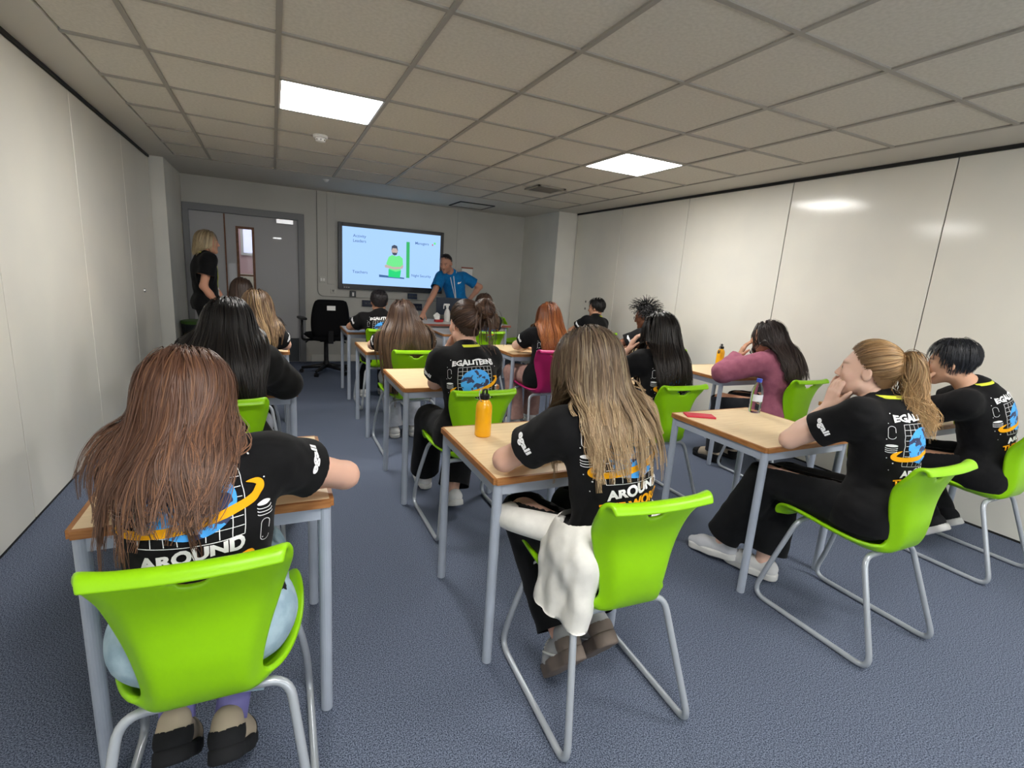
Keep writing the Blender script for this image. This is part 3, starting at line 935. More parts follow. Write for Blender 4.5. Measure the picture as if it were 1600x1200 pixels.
def union(items, inflate=0.0):
    """items: list of (fn, k) ; k<0 means smooth subtraction"""
    def fn(P):
        P = np.asarray(P, f32)
        d = None
        for g, k in items:
            e = g(P)
            if d is None:
                d = e
            elif k < 0:
                d = -smin(-d, e, f32(-k))
            else:
                d = smin(d, e, f32(k))
        return d - f32(inflate)
    return fn
def in_frame(g, c, R):
    """evaluate g in the local frame with origin c and axes = columns of R"""
    c = A3(c).astype(f32); R = np.asarray(R, f32)
    return lambda P: g((np.asarray(P, f32) - c) @ R)
def wrinkle(seed, amp, freq, along=None):
    r = np.random.default_rng(seed)
    D = r.normal(size=(5, 3))
    if along is not None:
        a = unit(along)
        D = D - 0.75 * np.outer(D @ a, a)
    D = D / np.linalg.norm(D, axis=1)[:, None] * (freq * r.uniform(.6, 1.7, 5))[:, None]
    ph = r.uniform(0, 6.28, 5)
    W = r.uniform(.5, 1, 5); W /= W.sum()
    D = D.astype(f32); ph = ph.astype(f32)
    def fn(P):
        x = P @ D.T + ph
        x = x + f32(.7) * np.sin(np.roll(x, 1, axis=1) * f32(.63))
        return f32(amp) * (np.sin(x) @ W.astype(f32))
    return fn

def mesh_sdf(fn, lo, hi, vox):
    """naive surface nets on a sparse set of blocks -> V, quads"""
    lo = A3(lo) - 2 * vox; hi = A3(hi) + 2 * vox
    BS = 8
    nb = np.maximum(np.ceil((hi - lo) / (vox * BS)).astype(int), 1)
    n = nb * BS + 1
    bc = np.stack(np.meshgrid(*[lo[k] + (np.arange(nb[k]) + .5) * vox * BS for k in range(3)], indexing='ij'), -1).reshape(-1, 3)
    db = fn(bc.astype(f32))
    act = np.abs(db) < vox * BS * 1.25 + .012
    sgn = np.where(db < 0, f32(-1), f32(1)).reshape(nb)
    D = np.ones(n, f32)
    D[:-1, :-1, :-1] = np.repeat(np.repeat(np.repeat(sgn, BS, 0), BS, 1), BS, 2)
    bi = np.argwhere(act.reshape(nb))
    if len(bi) == 0:
        return np.zeros((0, 3)), np.zeros((0, 4), int)
    off = np.stack(np.meshgrid(*[np.arange(BS + 1)] * 3, indexing='ij'), -1).reshape(-1, 3)
    G = (bi[:, None, :] * BS + off[None]).reshape(-1, 3)
    lin = np.ravel_multi_index(G.T, n)
    ul = np.unique(lin)
    G = np.stack(np.unravel_index(ul, n), -1)
    pts = (lo + G * vox).astype(f32)
    out = np.empty(len(pts), f32)
    for s in range(0, len(pts), 200000):
        out[s:s + 200000] = fn(pts[s:s + 200000])
    D.ravel()[ul] = out
    S = D < 0
    c = [S[i:n[0] - 1 + i, j:n[1] - 1 + j, k:n[2] - 1 + k] for i in (0, 1) for j in (0, 1) for k in (0, 1)]
    anyv = c[0].copy(); allv = c[0].copy()
    for q in c[1:]:
        anyv |= q; allv &= q
    cells = np.argwhere(anyv & ~allv)
    cid = -np.ones(n - 1, dtype=np.int64)
    cid[tuple(cells.T)] = np.arange(len(cells))
    acc = np.zeros((len(cells), 3)); cnt = np.zeros(len(cells))
    cor = [(i, j, k) for i in (0, 1) for j in (0, 1) for k in (0, 1)]
    val = {q: D[cells[:, 0] + q[0], cells[:, 1] + q[1], cells[:, 2] + q[2]] for q in cor}
    for a in cor:
        for ax in range(3):
            if a[ax] == 0:
                b = list(a); b[ax] = 1; b = tuple(b)
                va, vb = val[a], val[b]
                m = (va < 0) != (vb < 0)
                t = np.where(m, va / np.where(m, va - vb, 1), 0)
                p = np.tile(np.array(a, float), (len(cells), 1)); p[:, ax] = t
                acc += p * m[:, None]; cnt += m
    V = lo + (cells + acc / np.maximum(cnt, 1)[:, None]) * vox
    quads = []
    for ax in range(3):
        o1, o2 = [(1, 2), (2, 0), (0, 1)][ax]
        s0 = [slice(None)] * 3; s1 = [slice(None)] * 3
        s0[ax] = slice(0, -1); s1[ax] = slice(1, None)
        a, b = S[tuple(s0)], S[tuple(s1)]
        e = np.argwhere(a != b)
        e = e[(e[:, o1] > 0) & (e[:, o2] > 0) & (e[:, o1] < n[o1] - 1) & (e[:, o2] < n[o2] - 1)]
        if len(e) == 0:
            continue
        ins = a[tuple(e.T)]
        def cc(d1, d2):
            q = e.copy(); q[:, o1] -= d1; q[:, o2] -= d2
            return cid[tuple(q.T)]
        q = np.stack([cc(1, 1), cc(0, 1), cc(0, 0), cc(1, 0)], -1)
        q[~ins] = q[~ins][:, ::-1]
        quads.append(q)
    Q = np.vstack(quads) if quads else np.zeros((0, 4), int)
    Q = Q[(Q >= 0).all(1)]
    return V, Q

def relax(V, Q, it=1, lam=.4):
    E = np.vstack([Q[:, [0, 1]], Q[:, [1, 2]], Q[:, [2, 3]], Q[:, [3, 0]]])
    for _ in range(it):
        acc = np.zeros_like(V); cnt = np.zeros(len(V))
        for k in range(3):
            acc[:, k] = np.bincount(E[:, 0], V[E[:, 1], k], len(V)) + np.bincount(E[:, 1], V[E[:, 0], k], len(V))
        cnt = np.bincount(E[:, 0], minlength=len(V)) + np.bincount(E[:, 1], minlength=len(V))
        V = V + lam * (acc / np.maximum(cnt, 1)[:, None] - V)
    return V

def clip_mesh(V, Q, cuts):
    """cuts: list of (origin, normal, where or None); drop what lies beyond each plane, square the rim to it"""
    for o, nrm, where in cuts:
        o = A3(o); nrm = unit(nrm)
        d = (V - o) @ nrm
        if where is not None:
            d = np.where(where(V), d, -1.0)
        out = d > 0
        Q = Q[~out[Q].all(1)]
        used = np.zeros(len(V), bool); used[Q.ravel()] = True
        mv = out & used
        V[mv] -= d[mv][:, None] * nrm
    used = np.zeros(len(V), bool); used[Q.ravel()] = True
    mp = np.cumsum(used) - 1
    return V[used], mp[Q]

def frame_from(f, up):
    """columns right, forward, up"""
    f = unit(f); r = unit(np.cross(f, up)); u = np.cross(r, f)
    return np.stack([r, f, u], 1)
def rot_zxy(yaw, pitch, roll):
    y, p, r = map(math.radians, (yaw, pitch, roll))
    return np.array((Matrix.Rotation(y, 3, 'Z') @ Matrix.Rotation(p, 3, 'X') @ Matrix.Rotation(r, 3, 'Y')))

# ------------------------------------------------------------------ head and hands (local: x right, y forward, z up)
def head_field(sc=1.0, jaw=1.0, nose=1.0, ears=True):
    it = [
        (ell((0, -.014, .032), (.0735, .093, .084)), 0),
        (ell((0, .030, -.025), (.0585, .060, .082)), .03),
        (cap((-.046, .004, -.058), (0, .066, -.094), .024 * jaw, .020 * jaw), .02),
        (cap((.046, .004, -.058), (0, .066, -.094), .024 * jaw, .020 * jaw), .02),
        (ell((0, .070, -.096), (.018, .016, .014)), .015),
        (cap((-.030, .076, .026), (.030, .076, .026), .011), .018),
        (ell((-.038, .058, -.022), (.022, .022, .022)), .02), (ell((.038, .058, -.022), (.022, .022, .022)), .02),
        (ell((-.031, .096, .007), (.017, .013, .0105)), -.010), (ell((.031, .096, .007), (.017, .013, .0105)), -.010),
        (cap((-.043, .0795, .0115), (-.020, .083, .0125), .0042), .004), (cap((.043, .0795, .0115), (.020, .083, .0125), .0042), .004),
        (cap((-.042, .0795, .0005), (-.020, .082, -.0005), .0038), .004), (cap((.042, .0795, .0005), (.020, .082, -.0005), .0038), .004),
        (cap((0, .086, .014), (0, .104 * nose, -.026), .0065, .0105), .010),
        (ell((-.011, .094, -.031), (.008, .010, .007)), .005), (ell((.011, .094, -.031), (.008, .010, .007)), .005),
        (cap((-.017, .083, -.0525), (.017, .083, -.0525), .0055), .006),
        (cap((-.015, .083, -.063), (.015, .083, -.063), .0062), .005),
        (cap((-.02, .092, -.058), (.02, .092, -.058), .0025), -.003),
    ]
    if ears:
        for s in (-1, 1):
            R = np.array(Matrix.Rotation(s * math.radians(18), 3, 'Z'))
            it.append((ell((s * .077, -.012, -.004), (.008, .020, .031), R), .006))
            it.append((ell((s * .084, -.006, .002), (.006, .011, .017), R), -.004))
    g = union(it)
    return lambda P: g(np.asarray(P, f32) / f32(sc)) * f32(sc)

def hand_prims(W, f, n, right, curl=(25, 30, 20), spread=1.0, thumb=(.6, .75, .2), s=1.0, k=.006):
    """prims of one hand; f = finger direction, n = the way the palm faces"""
    f = unit(f); n = unit(A3(n) - f * (A3(n) @ f))
    t = np.cross(f, n) * (1 if right else -1)
    W = A3(W)
    it = []
    lat = [.028, .0095, -.009, -.026]
    seg = [(.040, .024, .019), (.044, .028, .020), (.041, .026, .019), (.032, .020, .017)]
    for i in range(4):
        K = W + (f * (.086 - .004 * abs(i - 1)) + t * lat[i] * spread) * s
        it.append((cap(W + t * lat[i] * .45 * s + f * .008 * s, K, .0145 * s, .0115 * s), .012))
        a = 0.0; p = K
        rad = [.0092, .0084, .0076, .0066]
        for j in range(3):
            a += math.radians(curl[j] if not isinstance(curl[0], (list, tuple)) else curl[i][j])
            d = f * math.cos(a) + n * math.sin(a) + t * lat[i] * 1.2 * (spread - .6)
            q = p + unit(d) * seg[i][j] * s
            it.append((cap(p, q, rad[j] * s, rad[j + 1] * s), k))
            p = q
    d = unit(f * thumb[0] + t * thumb[1] + n * thumb[2])
    p0 = W + (f * .022 + t * .022) * s
    p1 = p0 + d * .042 * s
    d2 = unit(d * .75 + f * .6 + n * .1)
    p2 = p1 + d2 * .030 * s; p3 = p2 + unit(d2 + n * .15) * .024 * s
    it += [(cap(p0, p1, .0155 * s, .0115 * s), .012), (cap(p1, p2, .0105 * s, .0095 * s), .006), (cap(p2, p3, .0095 * s, .0075 * s), .005)]
    return it
# ================================================================== materials of people
M_skin = {}
def skin_mat():
    if 'skin' not in MATS:
        m = mat('skin', srgb(214, 168, 146), 0.5, 0.35, bump=(120, .12, .001), attr='tone')
        m.node_tree.nodes['Principled BSDF'].inputs['Subsurface Weight'].default_value = 0.08
        m.node_tree.nodes['Principled BSDF'].inputs['Subsurface Radius'].default_value = (.01, .004, .002)
    return MATS['skin']
def hair_mat():
    if 'hair' not in MATS:
        m = mat('hair', (.05, .03, .02), 0.42, 0.35, attr='tone')
        b = m.node_tree.nodes['Principled BSDF']
        b.inputs['Anisotropic'].default_value = 0.5
    return MATS['hair']
def cloth(name, c, c2=None, rough=.85):
    return mat(name, c, rough, 0.2, noise=(26, c2 or tuple(v * .82 for v in c), 3), bump=(420, .25, .001), sheen=.04)
M_tee = cloth('black cotton', srgb(18, 18, 20), srgb(14, 14, 16))
M_pw = mat('white print', srgb(236, 236, 238), .6, .2)
M_py = mat('amber print', srgb(246, 172, 24), .6, .2)
def globe_mat():
    if 'globe print' in MATS:
        return MATS['globe print']
    m = mat('globe print', srgb(72, 158, 236), .6, .2)
    nt = m.node_tree; b = nt.nodes['Principled BSDF']
    a = nt.nodes.new('ShaderNodeAttribute'); a.attribute_name = 'pc'
    n = nt.nodes.new('ShaderNodeTexNoise'); n.inputs['Scale'].default_value = 24; n.inputs['Detail'].default_value = 3; n.inputs['Roughness'].default_value = .45
    r = nt.nodes.new('ShaderNodeValToRGB')
    r.color_ramp.interpolation = 'CONSTANT'
    r.color_ramp.elements[0].color = (*srgb(76, 164, 240), 1)
    r.color_ramp.elements[1].position = .53
    r.color_ramp.elements[1].color = (*srgb(60, 66, 98), 1)
    nt.links.new(a.outputs['Vector'], n.inputs['Vector']); nt.links.new(n.outputs['Fac'], r.inputs[0]); nt.links.new(r.outputs[0], b.inputs['Base Color'])
    return m

def set_tone(me, C):
    a = me.attributes.new('tone', 'FLOAT_COLOR', 'POINT')
    C4 = np.ones((len(C), 4), f32); C4[:, :3] = C
    a.data.foreach_set('color', C4.ravel())

# ------------------------------------------------------------------ printed artwork, in metres on the cloth
def strip(pts, w, n_across=1):
    P = np.array(pts, float)
    T = np.gradient(P, axis=0); T /= np.linalg.norm(T, axis=1)[:, None] + 1e-9
    N = np.stack([-T[:, 1], T[:, 0]], 1)
    w = np.broadcast_to(np.asarray(w, float), (len(P),))
    cols = [P + N * (w * (k / n_across - .5))[:, None] for k in range(n_across + 1)]
    V = np.stack(cols, 1)
    idx = np.arange(len(P) * (n_across + 1)).reshape(len(P), n_across + 1)
    F = np.stack([idx[:-1, :-1], idx[:-1, 1:], idx[1:, 1:], idx[1:, :-1]], -1).reshape(-1, 4)
    return V.reshape(-1, 2), F
def subdiv_tris(V, T, it=1):
    for _ in range(it):
        E = np.sort(np.vstack([T[:, [0, 1]], T[:, [1, 2]], T[:, [2, 0]]]), 1)
        U, inv = np.unique(E, axis=0, return_inverse=True)
        inv = inv.ravel()
        M = len(V) + inv.reshape(3, -1)
        V = np.vstack([V, (V[U[:, 0]] + V[U[:, 1]]) / 2])
        a, b, c = T.T; ab, bc, ca = M
        T = np.vstack([np.stack(x, 1) for x in ((a, ab, ca), (ab, b, bc), (ca, bc, c), (ab, bc, ca))])
    return V, T
def merge2(parts):
    Vs, Fs, o = [], [], 0
    for V, F in parts:
        if F.shape[1] == 4:
            F = np.vstack([F[:, [0, 1, 2]], F[:, [0, 2, 3]]])
        Vs.append(V); Fs.append(F + o); o += len(V)
    return np.vstack(Vs), np.vstack(Fs)
def fit_text(s, width, height, bold=.03):
    V, T = text2d(s, 1.0, bold)
    lo, hi = V.min(0), V.max(0)
    V = (V - (lo + hi) / 2) / (hi - lo) * np.array([width, height])
    return V, T
def pieces(V, T):
    """split a triangle soup into its connected pieces"""
    lab = np.arange(len(V))
    while True:
        m = lab[T].min(1)
        new = lab.copy()
        for k in range(3):
            np.minimum.at(new, T[:, k], m)
        new = new[new]
        if (new == lab).all():
            break
        lab = new
    out = []
    tl = lab[T[:, 0]]
    for l in np.unique(tl):
        Tq = T[tl == l]
        u, inv = np.unique(Tq, return_inverse=True)
        out.append((V[u], inv.reshape(-1, 3)))
    return out
_art = None
def artwork():
    global _art
    if _art:
        return _art
    tx = []
    V, T = fit_text('EGALITEENS', .275, .036, .045)
    V, T = subdiv_tris(V, T, 1)
    V[:, 1] *= 1 + .22 * np.sin(V[:, 0] * 70)
    V[:, 1] += .122 + .012 * np.cos(V[:, 0] * 9)
    tx.append((V, T))
    V, T = fit_text('AROUND', .20, .036, .05)
    V, T = subdiv_tris(V, T, 1)
    V[:, 1] *= 1 + .18 * np.sin(V[:, 0] * 60 + 2)
    V[:, 1] += -.128 + .010 * np.sin(V[:, 0] * 16)
    tx.append((V, T))
    sp = []
    for sx, zz in ((-1, .0), (1, -.035)):
        for k in range(4):
            a = np.linspace(0, 2 * np.pi, 25)
            E = np.stack([sx * .152 + .021 * np.cos(a), zz - .009 * k + .0065 * np.sin(a)], 1)
            if k == 0:
                rr = np.linspace(.05, 1, 3)
                Vd = np.concatenate([[[sx * .152, zz]]] + [np.stack([sx * .152 + r * .021 * np.cos(a[:-1]), zz + r * .0065 * np.sin(a[:-1])], 1) for r in rr])
                Td = []
                for i in range(24):
                    j = (i + 1) % 24
                    Td.append((0, 1 + i, 1 + j))
                    for q in range(2):
                        o0, o1 = 1 + q * 24, 1 + (q + 1) * 24
                        Td += [(o0 + i, o1 + i, o1 + j), (o0 + i, o1 + j, o0 + j)]
                sp.append((Vd, np.array(Td)))
            else:
                sp.append(strip(E[12:], .0022))
        zp = zz + .062 if sx < 0 else zz - .075
        a = np.linspace(0, 2 * np.pi, 41)
        pill = np.stack([sx * .152 + .013 * np.cos(a), zp + .012 * np.sin(a) + .018 * np.sign(np.sin(a))], 1)
        sp.append(strip(pill, .0018))
    for (x, z, r) in ((-.15, .15, .003), (-.165, .105, .002), (.15, .095, .003), (.165, .03, .002), (-.165, -.06, .002), (-.14, -.085, .003), (-.15, -.12, .002), (.145, -.13, .002), (-.17, .03, .002), (.135, .12, .002)):
        a = np.linspace(0, 2 * np.pi, 9)[:-1]
        sp.append((np.stack([x + r * np.cos(a), z + r * np.sin(a)], 1), np.array([(0, i, i + 1) for i in range(1, 7)])))
    icons = merge2(sp)
    white_text = [q for VT in tx for q in pieces(*VT)]
    gl = []
    for k in range(9):
        c = -.1 + .025 * k
        s = np.linspace(-.1, .1, 22)
        bulge = .012 * np.cos(s * 15.7)
        gl.append(strip(np.stack([c + bulge * c * 4, s], 1), .0018))
        gl.append(strip(np.stack([s, c + bulge * c * 4], 1), .0018))
    grid = merge2(gl)
    nr, na = 9, 40
    a = np.linspace(0, 2 * np.pi, na, endpoint=False)
    V = [[0, 0]]; T = []
    for i in range(1, nr + 1):
        r = .089 * i / nr
        V += list(np.stack([r * np.cos(a), r * np.sin(a)], 1))
    for j in range(na):
        T.append((0, 1 + j, 1 + (j + 1) % na))
        for i in range(nr - 1):
            o0, o1 = 1 + i * na, 1 + (i + 1) * na
            T += [(o0 + j, o1 + j, o1 + (j + 1) % na), (o0 + j, o1 + (j + 1) % na, o0 + (j + 1) % na)]
    globe = (np.array(V), np.array(T))
    t = np.linspace(math.radians(140), math.radians(398), 70)
    c, s_ = math.cos(math.radians(14)), math.sin(math.radians(14))
    ex, ez = .150 * np.cos(t), .034 * np.sin(t) - .018
    ring = np.stack([ex * c - ez * s_, ex * s_ + ez * c], 1)
    u = np.linspace(0, 1, 70)
    w = .022 * np.clip(np.sin(np.pi * u) * 2.2, .0, 1) ** .7 + .001
    amber = [strip(ring, w, 3)]
    V, T = fit_text('THE WORLD', .25, .034, .05)
    V, T = subdiv_tris(V, T, 1)
    V[:, 1] *= 1 + .16 * np.sin(V[:, 0] * 55)
    V[:, 1] += -.174 + .010 * np.sin(V[:, 0] * 14)
    _art = dict(icons=icons, white_text=white_text, amber_text=pieces(V, T), grid=grid, globe=globe, amber=merge2(amber))
    return _art

def project(fn, P0, d, off, reach=.45):
    """march points P0 along unit d onto fn = off ; returns points and hit mask"""
    P = P0.astype(f32).copy(); d = np.asarray(d, f32)
    t = np.zeros(len(P), f32)
    for _ in range(40):
        h = fn(P) - f32(off)
        st = np.where((h > 1e-4) & (t < reach), h * f32(.75), 0)
        t += st
        P = P + d * st[:, None]
    return P, (np.abs(fn(P) - off) < .004) & (t < reach)
def decal(name, VT, m, parent, fn, O, U, Vv, W, off, org, sc=1.0, pc=False, bend=None):
    """lay flat art on a surface; bend = radius of the cylinder it is wrapped round"""
    V2, T = VT
    V2 = V2 * sc
    if bend is None:
        P0 = O + V2[:, :1] * U + V2[:, 1:2] * Vv + W * .25
        d = -np.tile(W, (len(V2), 1))
    else:
        th = V2[:, :1] / bend
        d = -(np.sin(th) * U + np.cos(th) * W)
        P0 = O - W * (bend - .115) + V2[:, 1:2] * Vv - d * (bend + .20)
    P, ok = project(fn, P0, d, off)
    keep = ok[T].all(1)
    T = T[keep]
    if len(T) == 0:
        return None
    used = np.zeros(len(P), bool); used[T.ravel()] = True
    mp = np.cumsum(used) - 1
    me = mesh_np(name, P[used] - org, mp[T])
    if pc:
        a = me.attributes.new('pc', 'FLOAT_VECTOR', 'POINT')
        q = np.zeros((int(used.sum()), 3), f32); q[:, :2] = V2[used] / sc
        a.data.foreach_set('vector', q.ravel())
    return put(name, me, m, parent)
# ================================================================== hair
CR_C, CR_R = A3(0, -.014, .032), A3(.0735, .093, .084)      # cranium of head_field
def scalp_ok(d, line=.10, low=-.42):
    return (d[:, 1] * .8 - d[:, 2] * .72 < line) & (d[:, 2] > low - .25 * np.clip(-d[:, 1], 0, 1))
def fib_dirs(n):
    i = np.arange(n) + .5
    ph = np.arccos(1 - 2 * i / n); th = np.pi * (1 + 5 ** .5) * i
    return np.stack([np.cos(th) * np.sin(ph), np.sin(th) * np.sin(ph), np.cos(ph)], 1)
def ribbon_arrays(P, N, w):
    """P (S,n,3), N (S,n,3), w (S,n) -> V, quads with a raised middle"""
    S, n, _ = P.shape
    T = np.gradient(P, axis=1)
    T /= np.linalg.norm(T, axis=2)[..., None] + 1e-9
    B = np.cross(T, N); B /= np.linalg.norm(B, axis=2)[..., None] + 1e-9
    N2 = np.cross(B, T)
    V = np.stack([P - B * w[..., None] * .5, P + N2 * w[..., None] * .28, P + B * w[..., None] * .5], 2)
    idx = np.arange(S * n * 3).reshape(S, n, 3)
    Q = np.concatenate([np.stack([idx[:, :-1, a], idx[:, :-1, a + 1], idx[:, 1:, a + 1], idx[:, 1:, a]], -1).reshape(-1, 4) for a in (0, 1)])
    return V.reshape(-1, 3), Q
def grad_of(fn, P, e=.004):
    g = np.stack([fn(P + A3(e, 0, 0)) - fn(P - A3(e, 0, 0)), fn(P + A3(0, e, 0)) - fn(P - A3(0, e, 0)), fn(P + A3(0, 0, e)) - fn(P - A3(0, 0, e))], 1)
    return g / (np.linalg.norm(g, axis=1)[:, None] + 1e-9)
def drop_strands(P0, D0, fn, length, n, off, pull, rng, stiff=.62, keep_steps=0, hug=None, gather=None, clamp=None):
    """guides that leave P0 along D0, bend to gravity and slide over fn"""
    P = P0.copy(); D = D0.copy()
    pts, nr = [P.copy()], [grad_of(fn, P)]
    step = (length / (n - 1))[:, None]
    for k in range(1, n):
        g = np.tile(A3(pull), (len(P), 1))
        a = stiff if k > keep_steps else .9
        if gather is not None:
            c, rt_, w0, kk = gather
            dx = (P - c) @ rt_
            g = g - np.outer(np.sign(dx) * np.clip(np.abs(dx) - w0, 0, .3) * kk, rt_)
        D = D * a + g * (1 - a)
        D /= np.linalg.norm(D, axis=1)[:, None] + 1e-9
        Q = P + D * step
        d = fn(Q); g = grad_of(fn, Q)
        push = np.clip(off - d, 0, .05)
        if hug is not None:
            push = np.where(hug(Q), np.clip(off - d, -.05, .05), push)
        Q = Q + g * push[:, None]
        mv = Q - P
        mv /= np.linalg.norm(mv, axis=1)[:, None] + 1e-9
        D = mv
        P = P + mv * step
        d = fn(P); P = P + g * np.clip(off * .8 - d, 0, .05)[:, None]
        if clamp is not None:
            P = clamp(P)
        pts.append(P.copy()); nr.append(g)
    return np.stack(pts, 1), np.stack(nr, 1)
def children(G, N, per, rng, spread, clump=.55, wav=.004, wfreq=2.0):
    S, n, _ = G.shape
    t = np.linspace(0, 1, n)[None, None, :, None]
    T = np.gradient(G, axis=1); T /= np.linalg.norm(T, axis=2)[..., None] + 1e-9
    B = np.cross(T, N)
    a = rng.normal(size=(S, per, 1, 1)) * spread
    b = rng.normal(size=(S, per, 1, 1)) * spread * .35
    fade = 1 - clump * t
    ph = rng.uniform(0, 6.28, (S, per, 1, 1)); fr = wfreq * rng.uniform(.6, 1.6, (S, per, 1, 1))
    gph = rng.uniform(0, 6.28, (S, 1, 1, 1))
    wv = wav * t * (np.sin(ph + fr * 6.28 * t) * .5 + np.sin(gph + wfreq * 6.28 * t))
    P = G[:, None] + B[:, None] * (a * fade + wv) + N[:, None] * (np.abs(b) * fade)
    Nn = np.broadcast_to(N[:, None], P.shape)
    return P.reshape(-1, n, 3), Nn.reshape(-1, n, 3)
def strand_colours(S, n, root, tip, rng, var=.25, hi=None, hi_p=.15, power=1.0):
    t = (np.linspace(0, 1, n) ** power)[None, :, None]
    C = A3(root) * (1 - t) + A3(tip) * t
    C = np.repeat(C, S, 0) if C.shape[0] == 1 else C
    C = C * np.exp(rng.normal(size=(S, 1, 1)) * var)
    if hi is not None:
        m = rng.random((S, 1, 1)) < hi_p
        C = np.where(m, C * .35 + A3(hi) * .65 * (.4 + .6 * t), C)
    return C
def hair_cap(Hc, Rh, sc, infl, line, low, vox, noise=None):
    g0 = ell(CR_C, CR_R + infl)
    jg = ell((0, -.03, -.03), (.066 + infl * .5, .066 + infl * .5, .07))
    g = union([(g0, 0), (jg, .03)])
    g2 = (lambda P: g(P) + noise(P)) if noise else g
    V, Q = mesh_sdf(g2, (-.12, -.16, -.12), (.12, .12, .15), vox)
    d = (V - CR_C) / (CR_R + infl)
    d /= np.linalg.norm(d, axis=1)[:, None]
    ok = scalp_ok(d, line, low - .25)
    Q = Q[ok[Q].all(1)]
    used = np.zeros(len(V), bool); used[Q.ravel()] = True
    mp = np.cumsum(used) - 1
    return (V[used] * sc) @ Rh.T + Hc, mp[Q]
def make_hair(h, Hc, Rh, sc, cloth_fn, seed):
    """-> V, quads, colours"""
    rng = np.random.default_rng(seed)
    kind = h['kind']; n = h.get('n', 22)
    head_l = ell(CR_C, CR_R)
    head_fn = in_frame(lambda P: head_l(P / f32(sc)) * f32(sc), Hc, Rh)
    face_l = union([(ell(CR_C, CR_R), 0), (ell((0, .03, -.025), (.0585, .06, .082)), .03), (cap((0, -.02, -.05), (0, -.03, -.14), .05), .03)])
    face_fn = in_frame(lambda P: face_l(P / f32(sc)) * f32(sc), Hc, Rh)
    both = lambda P: np.minimum(face_fn(P), cloth_fn(np.asarray(P, f32)))
    clamp = None
    if 'chair' in h:
        cx, cy = h['chair']
        def clamp(P):
            m = (P[:, 2] < .83) & (np.abs(P[:, 0] - cx) < .22)
            P[:, 1] = np.where(m, np.maximum(P[:, 1], cy - .168), P[:, 1])
            return P
    root, tip = A3(h['root']), A3(h.get('tip', h['root']))
    parts = []
    def add(P, N, w0, taper=(.6, 1, .3), **kw):
        S, m, _ = P.shape
        t = np.linspace(0, 1, m)
        prof = np.interp(t, [0, .3, 1], taper)
        w = w0 * prof[None] * rng.uniform(.6, 1.3, (S, 1))
        V, Q = ribbon_arrays(P, N, w)
        C = strand_colours(S, m, root, tip, rng, h.get('var', .22), h.get('hi'), h.get('hi_p', .15), h.get('power', 1.0))
        C = np.repeat(C[:, :, None, :], 3, 2).reshape(-1, 3)
        parts.append((V, Q, C))
    capn = wrinkle(seed, .004, 160) if kind == 'curly' else None
    line = h.get('line', .10)
    Vc, Qc = hair_cap(Hc, Rh, sc, h.get('cap', .007), line, h.get('low', -.42), h.get('cvox', .009), capn)
    Cc = np.tile(root, (len(Vc), 1)) * .9
    parts.append((Vc, Qc, Cc))
    G = fib_dirs(h.get('roots', 900))
    G = G[scalp_ok(G, line, h.get('low', -.42))]
    G = G + rng.normal(size=G.shape) * .03; G /= np.linalg.norm(G, axis=1)[:, None]
    base_l = CR_C + G * (CR_R + .004)
    W0 = (base_l * sc) @ Rh.T + Hc
    Nl = G / CR_R; Nl /= np.linalg.norm(Nl, axis=1)[:, None]
    def tang(F):
        F = F - (F * Nl).sum(1)[:, None] * Nl
        return F / (np.linalg.norm(F, axis=1)[:, None] + 1e-9)
    if kind in ('long', 'bob'):
        crown = unit(h.get('crown', (h.get('part', 0.0), .30, .95)))
        rad = G - crown * (G @ crown)[:, None]
        rad /= np.linalg.norm(rad, axis=1)[:, None] + 1e-6
        top = np.clip(G[:, 2] + .1, 0, 1)[:, None]
        front = np.clip(G[:, 1] - .1, 0, 1)[:, None]
        F = np.array([[0, -.30, -1.0]]) * (1.1 - top) + rad * top + front * np.stack([np.sign(G[:, 0] - h.get('part', 0.0)) * 1.6, np.full(len(G), -.9), np.zeros(len(G))], 1)
        D = tang(F) @ Rh.T
        L = h['len'] * (1 + h.get('lvar', .13) * rng.normal(size=len(G))) * (1 - .25 * np.clip(-G[:, 2] + .1, 0, 1)) + .10 * np.clip(G[:, 2], 0, 1)
        off = .006 + h.get('vol', .022) * np.clip(G[:, 2] * .6 + .5, 0, 1) * rng.uniform(.5, 1.1, len(G))
        pull = A3(h.get('pull', (0, -.12, -1)))
        hug = lambda Q: ((Q - Hc) @ Rh[:, 2] > h.get('hug', .03)) & (np.linalg.norm(Q - Hc, axis=1) < .17)
        Gd, Nd = drop_strands(W0, D, both, L, n, off, pull, rng, h.get('stiff', .62), keep_steps=1, hug=hug, gather=(Hc + A3(h.get('shift', (0, 0, 0))), Rh[:, 0] * A3(1, 1, 0), h.get('half', .075), h.get('gather', 5.0)), clamp=clamp)
        lat = np.abs((Gd - (Hc + A3(h.get('shift', (0, 0, 0))))) @ (Rh[:, 0] * A3(1, 1, 0))).max(1)
        ok = lat < h.get('maxdx', .185)
        Gd, Nd = Gd[ok], Nd[ok]
        for _ in range(h.get('comb', 7)):
            Gd[:, 2:-1] = Gd[:, 2:-1] * .5 + (Gd[:, 1:-2] + Gd[:, 3:]) * .25
            Nd[:, 2:-1] = Nd[:, 2:-1] * .5 + (Nd[:, 1:-2] + Nd[:, 3:]) * .25
        Nd /= np.linalg.norm(Nd, axis=2)[..., None] + 1e-9
        P, N = children(Gd, Nd, h.get('per', 6), rng, h.get('spread', .008), h.get('clump', .5), h.get('wav', .006), h.get('wfreq', 1.5))
        add(P, N, h.get('w', .005))
    elif kind in ('short', 'bowl', 'curly'):
        F = np.array([[0, -.25, -1.0]]) + np.clip(G[:, 2], 0, 1)[:, None] * np.stack([G[:, 0] * 1.5, G[:, 1] * 1.5 + h.get('sweep', .2), 0 * G[:, 0]], 1)
